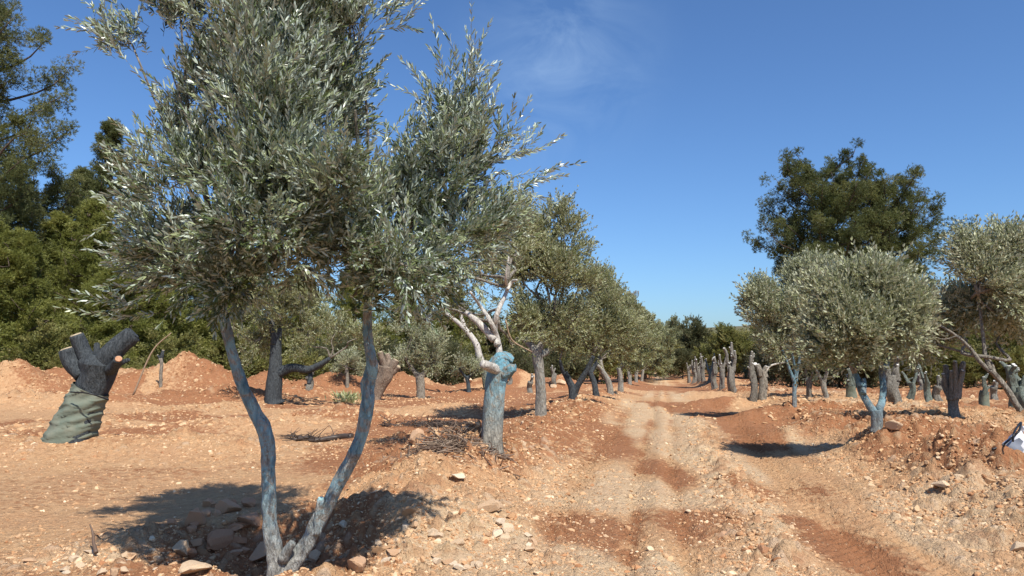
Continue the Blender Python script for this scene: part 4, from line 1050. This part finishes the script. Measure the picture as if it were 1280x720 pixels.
def bush(name, label, loc, H, spread, seed, mt='leaf_scrub', nl=6, nsh=1500, leaf=.16, cat='shrub', group=None, trunk=True, wide=1.0):
    root = empty(name, loc); tag(root, label, cat, group); rs = np.random.default_rng(seed)
    LB = []
    for i in range(nl):
        a = rs.random()*2*PI; q = rs.random()*.6; z = H*(.30+.5*rs.random())
        r = spread*(.35+.25*rs.random())
        LB.append((math.cos(a)*q*spread*wide, math.sin(a)*q*spread, z, r*wide, r, min(r, H*.3)))
    LB.append((0, 0, H*.72, spread*.5, spread*.5, H*.26)); LB.append((0, 0, H*.3, spread*.7*wide, spread*.7, H*.3))
    t = MB(); tube(t, [(0, 0, -.2), (0.1, 0, H*.2), (0, .1, H*.5)], [H*.025, H*.02, H*.012], 8, 8, .1, .05, seed); t.build('trunk', M['pinebark'], root, True)
    crown(root, LB, nsh, leaf, leaf*.33, rs, mt, 6, (.3, .7), ((0, 0, H*.35),), bark='pinebark', net=60, r0=.05, csize=.45)
    return root
BU = [bush('scrub_tree', 'dark bushy tree closing the far end of the road, left of centre', bloc(868, 104), 7.6, 5.0, 81, 'leaf_dark', 7, 2600, .26, 'tree'),
      bush('scrub_tree', 'olive-green bushy tree right of the road end', bloc(905, 100), 7.2, 4.6, 82, 'leaf_scrub', 7, 2600, .26, 'tree'),
      bush('scrub_tree', 'taller pale green tree standing at the road end above the dark bushes', bloc(842, 112), 9.6, 3.6, 83, 'leaf_mid', 6, 2400, .26, 'tree'),
      bush('shrub', 'dark shrub behind the second row on the right, under the big pine', bloc(1045, 44), 3.9, 3.0, 84, 'leaf_dark', 7, 2300, .16)]
def cb(k, px, Y, s, label, group, kx=1.0, rz=None):
    o = copy_tree(BU[k]); o.location = bloc(px, Y, -.1); o.scale = (s*kx, s*kx, s); o.rotation_euler = (0, 0, rz if rz is not None else px*.37); tag(o, label, group=group)
GE = 'trees closing the far end of the road'
for k, px, Y, s, kx, lb in ((0, 828, 97, .72, 1.1, 'low dark bushy tree at the left end of the road end thicket'), (0, 852, 99, .55, 1.2, 'lowest dark bush right at the end of the road'), (1, 930, 98, 1.0, 1.1, 'olive-green tree behind the tallest pollard'),
        (1, 888, 112, .98, 1.1, 'olive-green tree behind the far pollards'), (0, 962, 92, .9, 1.1, 'dark tree behind the close pair of grey trunks'), (2, 806, 95, 1.0, 1.0, 'pale green tree left of the road end'),
        (2, 822, 118, .95, 1.1, 'pale tree peeping over the end of the left row'), (1, 780, 90, 1.2, 1.1, 'green tree hidden behind the far left row'), (1, 745, 80, 1.1, 1.1, 'green tree behind the middle of the left row'),
        (0, 700, 74, 1.0, 1.2, 'dark tree behind the straight faded-blue trunk'), (1, 655, 70, 1.0, 1.1, 'green tree behind the bleached limbs'), (0, 610, 66, .8, 1.2, 'dark tree beyond the thick blue trunk'),
        (1, 1000, 84, .95, 1.2, 'green tree behind the slender bright-blue olive'), (0, 545, 64, .8, 1.2, 'dark tree beyond the small drooping olive'), (1, 480, 62, .85, 1.2, 'green tree beyond the leaning brown stump')):
    cb(k, px, Y, s, lb, GE, kx)
GR = 'shrubs behind the right field'
for k, px, Y, s, kx, lb in ((3, 985, 40, .85, 1.1, 'dark shrub behind the slender bright-blue olive'), (3, 1010, 50, 1.05, 1.1, 'tall dark shrub left of the big pine'), (3, 1085, 41, .8, 1.2, 'dark shrub behind the two-limbed blue olive'),
        (1, 1130, 46, .60, 1.0, 'olive-green shrub behind the bulky leaning stump'), (1, 1170, 40, .50, 1.1, 'olive-green shrub behind the fork-armed pollard'), (1, 1215, 42, .55, 1.1, 'olive-green shrub behind the straight green-wrapped stump'),
        (1, 1262, 38, .50, 1.1, 'olive-green shrub at the right edge behind the leaning olive'), (3, 1190, 52, 1.25, 1.1, 'dark tall shrub at the back of the right field'), (3, 1300, 46, 1.2, 1.2, 'dark shrub on the right edge of the photo'),
        (1, 1330, 38, .6, 1.1, 'olive-green shrub beyond the right edge'), (3, 950, 52, .62, 1.1, 'low dark shrub behind the close pair of grey trunks'), (3, 1245, 56, 1.5, 1.1, 'tallest dark shrub behind the leaning olive'), (3, 1135, 58, 1.3, 1.1, 'dark shrub below the right side of the big pine')):
    cb(k, px, Y, s, lb, GR, kx)
GL = 'shrubs behind the left field'
for k, px, Y, s, kx, lb in ((1, 210, 33, .42, 1.2, 'green shrub behind the largest heap of earth'), (1, 290, 36, .50, 1.1, 'green shrub behind the right end of the heaps of earth'), (1, 60, 31, .45, 1.2, 'green shrub behind the left heap of earth'),
        (3, 420, 42, .85, 1.2, 'dark shrub beyond the long low branch'), (1, 350, 40, .5, 1.2, 'green shrub behind the stout dark olive'), (3, 480, 46, .9, 1.2, 'dark shrub behind the leaning brown stump'), (3, 555, 50, .85, 1.2, 'dark shrub behind the heap of boulders'),
        (3, 640, 56, .8, 1.2, 'dark shrub seen right of the thick blue trunk'), (1, 590, 52, .5, 1.1, 'small green shrub above the heap of boulders'), (3, 700, 62, .9, 1.2, 'dark shrub behind the V-shaped double trunk'), (1, 135, 31.5, .38, 1.2, 'low green shrub right behind the massive stump')):
    cb(k, px, Y, s, lb, GL, kx)
def woodland():
    rs = np.random.default_rng(99); mb = MB(); n = 3600
    a = np.radians(rs.uniform(-50, 50, n)); d = rs.uniform(128, 230, n)
    X, Y = d*np.sin(a), d*np.cos(a); Z = terrain(X, Y, False)
    h = 3.0+4.2*rs.random(n)*(.5+vn(X*.06, Y*.06, 4))
    for z_ in range(10):
        P = np.stack([X, Y, Z], 1)+rs.normal(size=(n, 3))*np.array([1.6, 1.6, 0])+np.array([0, 0, 1.])*(h*rs.random(n))[:, None]
        leaves(mb, P, rs.normal(size=(n, 3)), .9, .5, rs, False, .5)
    o = mb.build('distant_woodland', M['leaf_scrub']); tag(o, 'far belt of scrubby woodland beyond the grove', 'woodland', kind='stuff')
woodland()

# ---------- small things
def weed(px, py, w, h, label, seed, mt='weed'):
    b = base_at(px, py, .02); rs = np.random.default_rng(seed); q = b[1]/FPX; lf = MB(); n = 240
    P = rs.normal(size=(n, 3))*np.array([w*q*.25, w*q*.2, 0]); P[:, 2] = rs.random(n)*h*q*.5
    leaves(lf, P, np.array([0, 0, .8])+rs.normal(size=(n, 3))*.7+P*1.5, h*q*.5, h*q*.09, rs, False, .3)
    o = lf.build('weed', M[mt], None, loc=b); tag(o, label, 'weed')
weed(434, 504, 34, 18, 'tuft of pale green weed on the bank left of the foreground right limb', 1)
def brush(px, py, w, dd, h, n, label, seed, mt):
    b = base_at(px, py, .03); rs = np.random.default_rng(seed); q = b[1]/FPX; mb = MB()
    for i in range(n):
        p = np.array([rs.normal()*w*q*.3, rs.normal()*dd*.3, 0]); z0 = TH(b[0]+p[0], b[1]+p[1], False)-b[2]
        p[2] = z0+h*rs.random()*math.exp(-(p[0]/(w*q*.4))**2)
        d = norm(rs.normal(size=3)*np.array([1, .8, .22])); ln = .18+.4*rs.random()
        tube(mb, [p-d*ln/2, p+rs.normal(size=3)*.04, p+d*ln/2+np.array([0, 0, rs.normal()*.05])], [.009, .007, .003], 4, 6, 0, 0, 1, att=rs.random(), cap=False)
    o = mb.build('brush_pile', M[mt], None, loc=b); tag(o, label, 'brush pile')
brush(556, 556, 100, 1.0, .10, 420, 'tangled heap of dry prunings left of the thick blue trunk', 5, 'dry')
brush(545, 533, 120, .5, .08, 260, 'dark strip of withered prunings on the far side of the hollow', 6, 'drydark')
def dead_branch(px, py, pts, label, seed, mt='drydark', r=3, n=26, Y=None):
    b = base_at(px, py, 0, Y); rs = np.random.default_rng(seed); q = b[1]/FPX; mb = MB(); P = []
    for (dx, dy, dz) in pts:
        x, y = b[0]+dx*q, b[1]+dy; P.append(np.array([dx*q, dy, TH(x, y)-b[2]+dz+.03]))
    tube(mb, P, np.linspace(r*q, r*q*.3, len(P)), 7, 24, .15, .08, seed, att=.4)
    C, _ = resample(P, [1]*len(P), 40)
    for i in range(n):
        c = C[rs.integers(6, 40)]; d = norm(np.array([rs.normal(), rs.normal()*.6, abs(rs.normal())*.25])); ln = .1+.25*rs.random()
        tube(mb, [c, c+d*ln*.5+rs.normal(size=3)*.02, c+d*ln], [.008, .006, .003], 4, 5, 0, 0, 1, att=rs.random(), cap=False)
    o = mb.build('dead_branch', M[mt], None, True, loc=b); tag(o, label, 'dead branch')
dead_branch(440, 548, [(0, 0, 0), (-20, .1, .02), (-45, -.1, .0), (-60, .15, 0), (-82, .1, .05)], 'dark curved dead branch lying on the earth left of the right foreground limb', 3, r=5, n=60)
dead_branch(400, 553, [(0, 0, 0), (-16, .1, .02), (-30, -.1, .0), (-36, .15, 0)], 'second dark dead branch in front of the curved one', 8, r=4, n=40)
dead_branch(120, 698, [(0, 0, 0), (-8, .05, .06), (-14, .1, .14), (-20, .12, .2)], 'short broken stick poking up at the bottom left', 4, 'dry', 3, 0)
dead_branch(632, 578, [(0, 0, 0), (-12, -.1, .03), (-30, -.2, .02)], 'thin stick lying on the red earth before the thick blue trunk', 9, 'dry', 1.5, 3)
def stake():
    b = base_at(201, 484, .05); q = b[1]/FPX; Y = b[1]; root = empty('sapling', b); tag(root, 'thin cut sapling with a knobbly top among the heaps of earth', 'sapling')
    rs = np.random.default_rng(2); W = lambda x, y, dy=0: at(x, y, Y+dy)-b
    t = MB(); tube(t, [W(201, 488), W(201, 470), W(202, 456), W(201, 448)], [2.4*q, 2.2*q, 2.2*q, 3*q], 10, 18, .15, .06, 1); t.build('stem', M['grey'], root, True)
    stub(root, W(201, 450), W(204, 438), 2.5*q, 2*q, 'dark', 'cut', rs); stub(root, W(201, 452), W(197, 444), 1.8*q, 1.4*q, 'dark', 'cut', rs)
stake()
def long_stick():
    b = base_at(170, 462, 0, 24.0); Y = b[1]; q = Y/FPX; m = MB()
    p0 = np.array([0, 0, .0]); tube(m, [p0, at(190, 440, Y)-b, at(214, 416, Y)-b], [1.3*q, 1.1*q, .6*q], 7, 14, .1, .04, 1)
    o = m.build('bare_pole', M['stick'], None, True, loc=b); tag(o, 'slim pale pole leaning to the right out of the earth heap', 'pole')
long_stick()
def sack():
    b = base_at(1276, 572, .03); q = b[1]/FPX; root = empty('sack', b); tag(root, 'white sack with its shaded side painted grey, on the ground at the right edge', 'sack')
    v, f = I3; rs = np.random.default_rng(4); s = 17*q
    n = 1+.10*np.sin(v[:, 0]*5+v[:, 2]*3)+.10*(fbm(v[:, 0]*2.5+3, v[:, 1]*2.5+v[:, 2]*2, 3, 3)-.5)*2
    V = v*n[:, None]*np.array([s*1.15, s, s*1.05]); V[:, 2] = np.maximum(V[:, 2]+s*.85, 0)
    m = MB(); m.add(V, f); bd = m.build('body', M['bag'], root, True)
    g = set(np.where(((v-norm(np.array([-.75, -.65, .25])))**2).sum(1) < .42)[0].tolist()); keep = [t for t in f if all(int(x) in g for x in t)]
    if keep:
        kk = np.array(keep); uq, iv = np.unique(kk, return_inverse=True); m = MB(); m.add((V*1.012)[uq], iv.reshape(kk.shape)); m.build('painted_shade', M['bagshade'], bd, True)  # grey skin over the left side paints in the sack's own shade
    m = MB(); tube(m, [(0, 0, s*1.7), (s*.15, 0, s*2.1), (s*.35, -.02, s*2.3)], [s*.28, s*.12, s*.25], 14, 12, .2, .15, 2); m.build('tied_neck', M['bag'], root, True)
sack()
def hose():
    b = base_at(1240, 578, 0); m = MB(); Y = b[1]
    P = [at(1240, 562, Y)-b, at(1252, 557, Y)-b, at(1264, 548, Y)-b, at(1274, 538, Y)-b, at(1276, 528, Y+.3)-b, at(1268, 540, Y-.1)-b, at(1266, 552, Y-.15)-b]
    tube(m, P, [.012]*len(P), 8, 50, .03, 0, 1); o = m.build('irrigation_hose', M['hose'], None, True, loc=b); tag(o, 'looping black hose beside the white sack', 'hose')
hose()
def mast():
    x, y, z = bloc(790.5, 120); root = empty('mast', (x, y, z)); tag(root, 'tall thin mast with a broad head rising behind the left row', 'mast')
    h = CAMH-z+(440-366)/FPX*120
    m = MB(); tube(m, [(0, 0, 0), (0, 0, h*.5), (0, 0, h)], [.22, .2, .17], 10, 8, 0, 0, 1); m.build('pole', M['mast'], root, True)
    for i in range(6):
        a = i*PI/3; m = MB(); c, s = math.cos(a), math.sin(a)
        tube(m, [(0, 0, h-1.0), (c*.9, s*.9, h-.7), (c*1.0, s*1.0, h+.3)], [.07, .07, .16], 6, 6, 0, 0, 1); m.build('antenna', M['mast'], root, True)
mast()

# ------------------------------------------------------------------ light, sky, camera
AZ, EL = math.radians(154), math.radians(53)
S = Vector((math.sin(AZ)*math.cos(EL), math.cos(AZ)*math.cos(EL), math.sin(EL)))
sl = bpy.data.lights.new('sun', 'SUN'); sl.energy = 4.6; sl.angle = math.radians(.5); sl.color = (1, .95, .87)
so = bpy.data.objects.new('sun', sl); COL.objects.link(so); so.rotation_euler = S.to_track_quat('Z', 'Y').to_euler(); so.location = (0, 0, 30)
w = bpy.data.worlds.new('World'); SC.world = w; w.use_nodes = True; nt = w.node_tree
bg = nt.nodes['Background']; sky = nt.nodes.new('ShaderNodeTexSky'); sky.sky_type = 'NISHITA'; sky.sun_disc = False
sky.sun_elevation = EL; sky.sun_rotation = AZ; sky.altitude = 300; sky.air_density = 1.0; sky.dust_density = 1.0; sky.ozone_density = 5.0
tc = nt.nodes.new('ShaderNodeTexCoord')
def wv(v):
    n = nt.nodes.new('ShaderNodeVectorMath'); n.operation = 'DISTANCE'; nt.links.new(tc.outputs['Generated'], n.inputs[0]); n.inputs[1].default_value = v; return n.outputs['Value']
d1 = ray(700, 75); d1 = d1/np.linalg.norm(d1)
mp = nt.nodes.new('ShaderNodeMapping'); mp.inputs['Scale'].default_value = (1, 1, 1.6); nt.links.new(tc.outputs['Generated'], mp.inputs[0])
wn = noise(nt, mp.outputs[0], 7, 6, .6, .8)
msk = sharp(nt, wv(tuple(d1)), .17, .0)
cl = math_(nt, 'MULTIPLY', math_(nt, 'MULTIPLY', sharp(nt, wn, .45, .75), math_(nt, 'POWER', msk, 1.6)), .42)
cx = mix(nt, cl, sky.outputs[0], (6.0, 6.4, 7.0))
cx = mix(nt, 1.0, cx, (.80, 1.02, 1.24), 'MULTIPLY')
nt.links.new(cx, bg.inputs[0]); bg.inputs[1].default_value = .088
cam = bpy.data.cameras.new('camera'); cam.sensor_width = 36; cam.lens = FPX/1280*36; cam.clip_end = 6000; cam.clip_start = .05
co = bpy.data.objects.new('camera', cam); COL.objects.link(co); co.location = (0, 0, CAMH); co.rotation_euler = (PI/2+PITCH, 0, 0); SC.camera = co
SC.view_settings.view_transform = 'Standard'; SC.view_settings.look = 'None'; SC.view_settings.exposure = .50; SC.view_settings.gamma = 1
SC.cycles.max_bounces = 6; SC.cycles.diffuse_bounces = 3; SC.cycles.transparent_max_bounces = 4
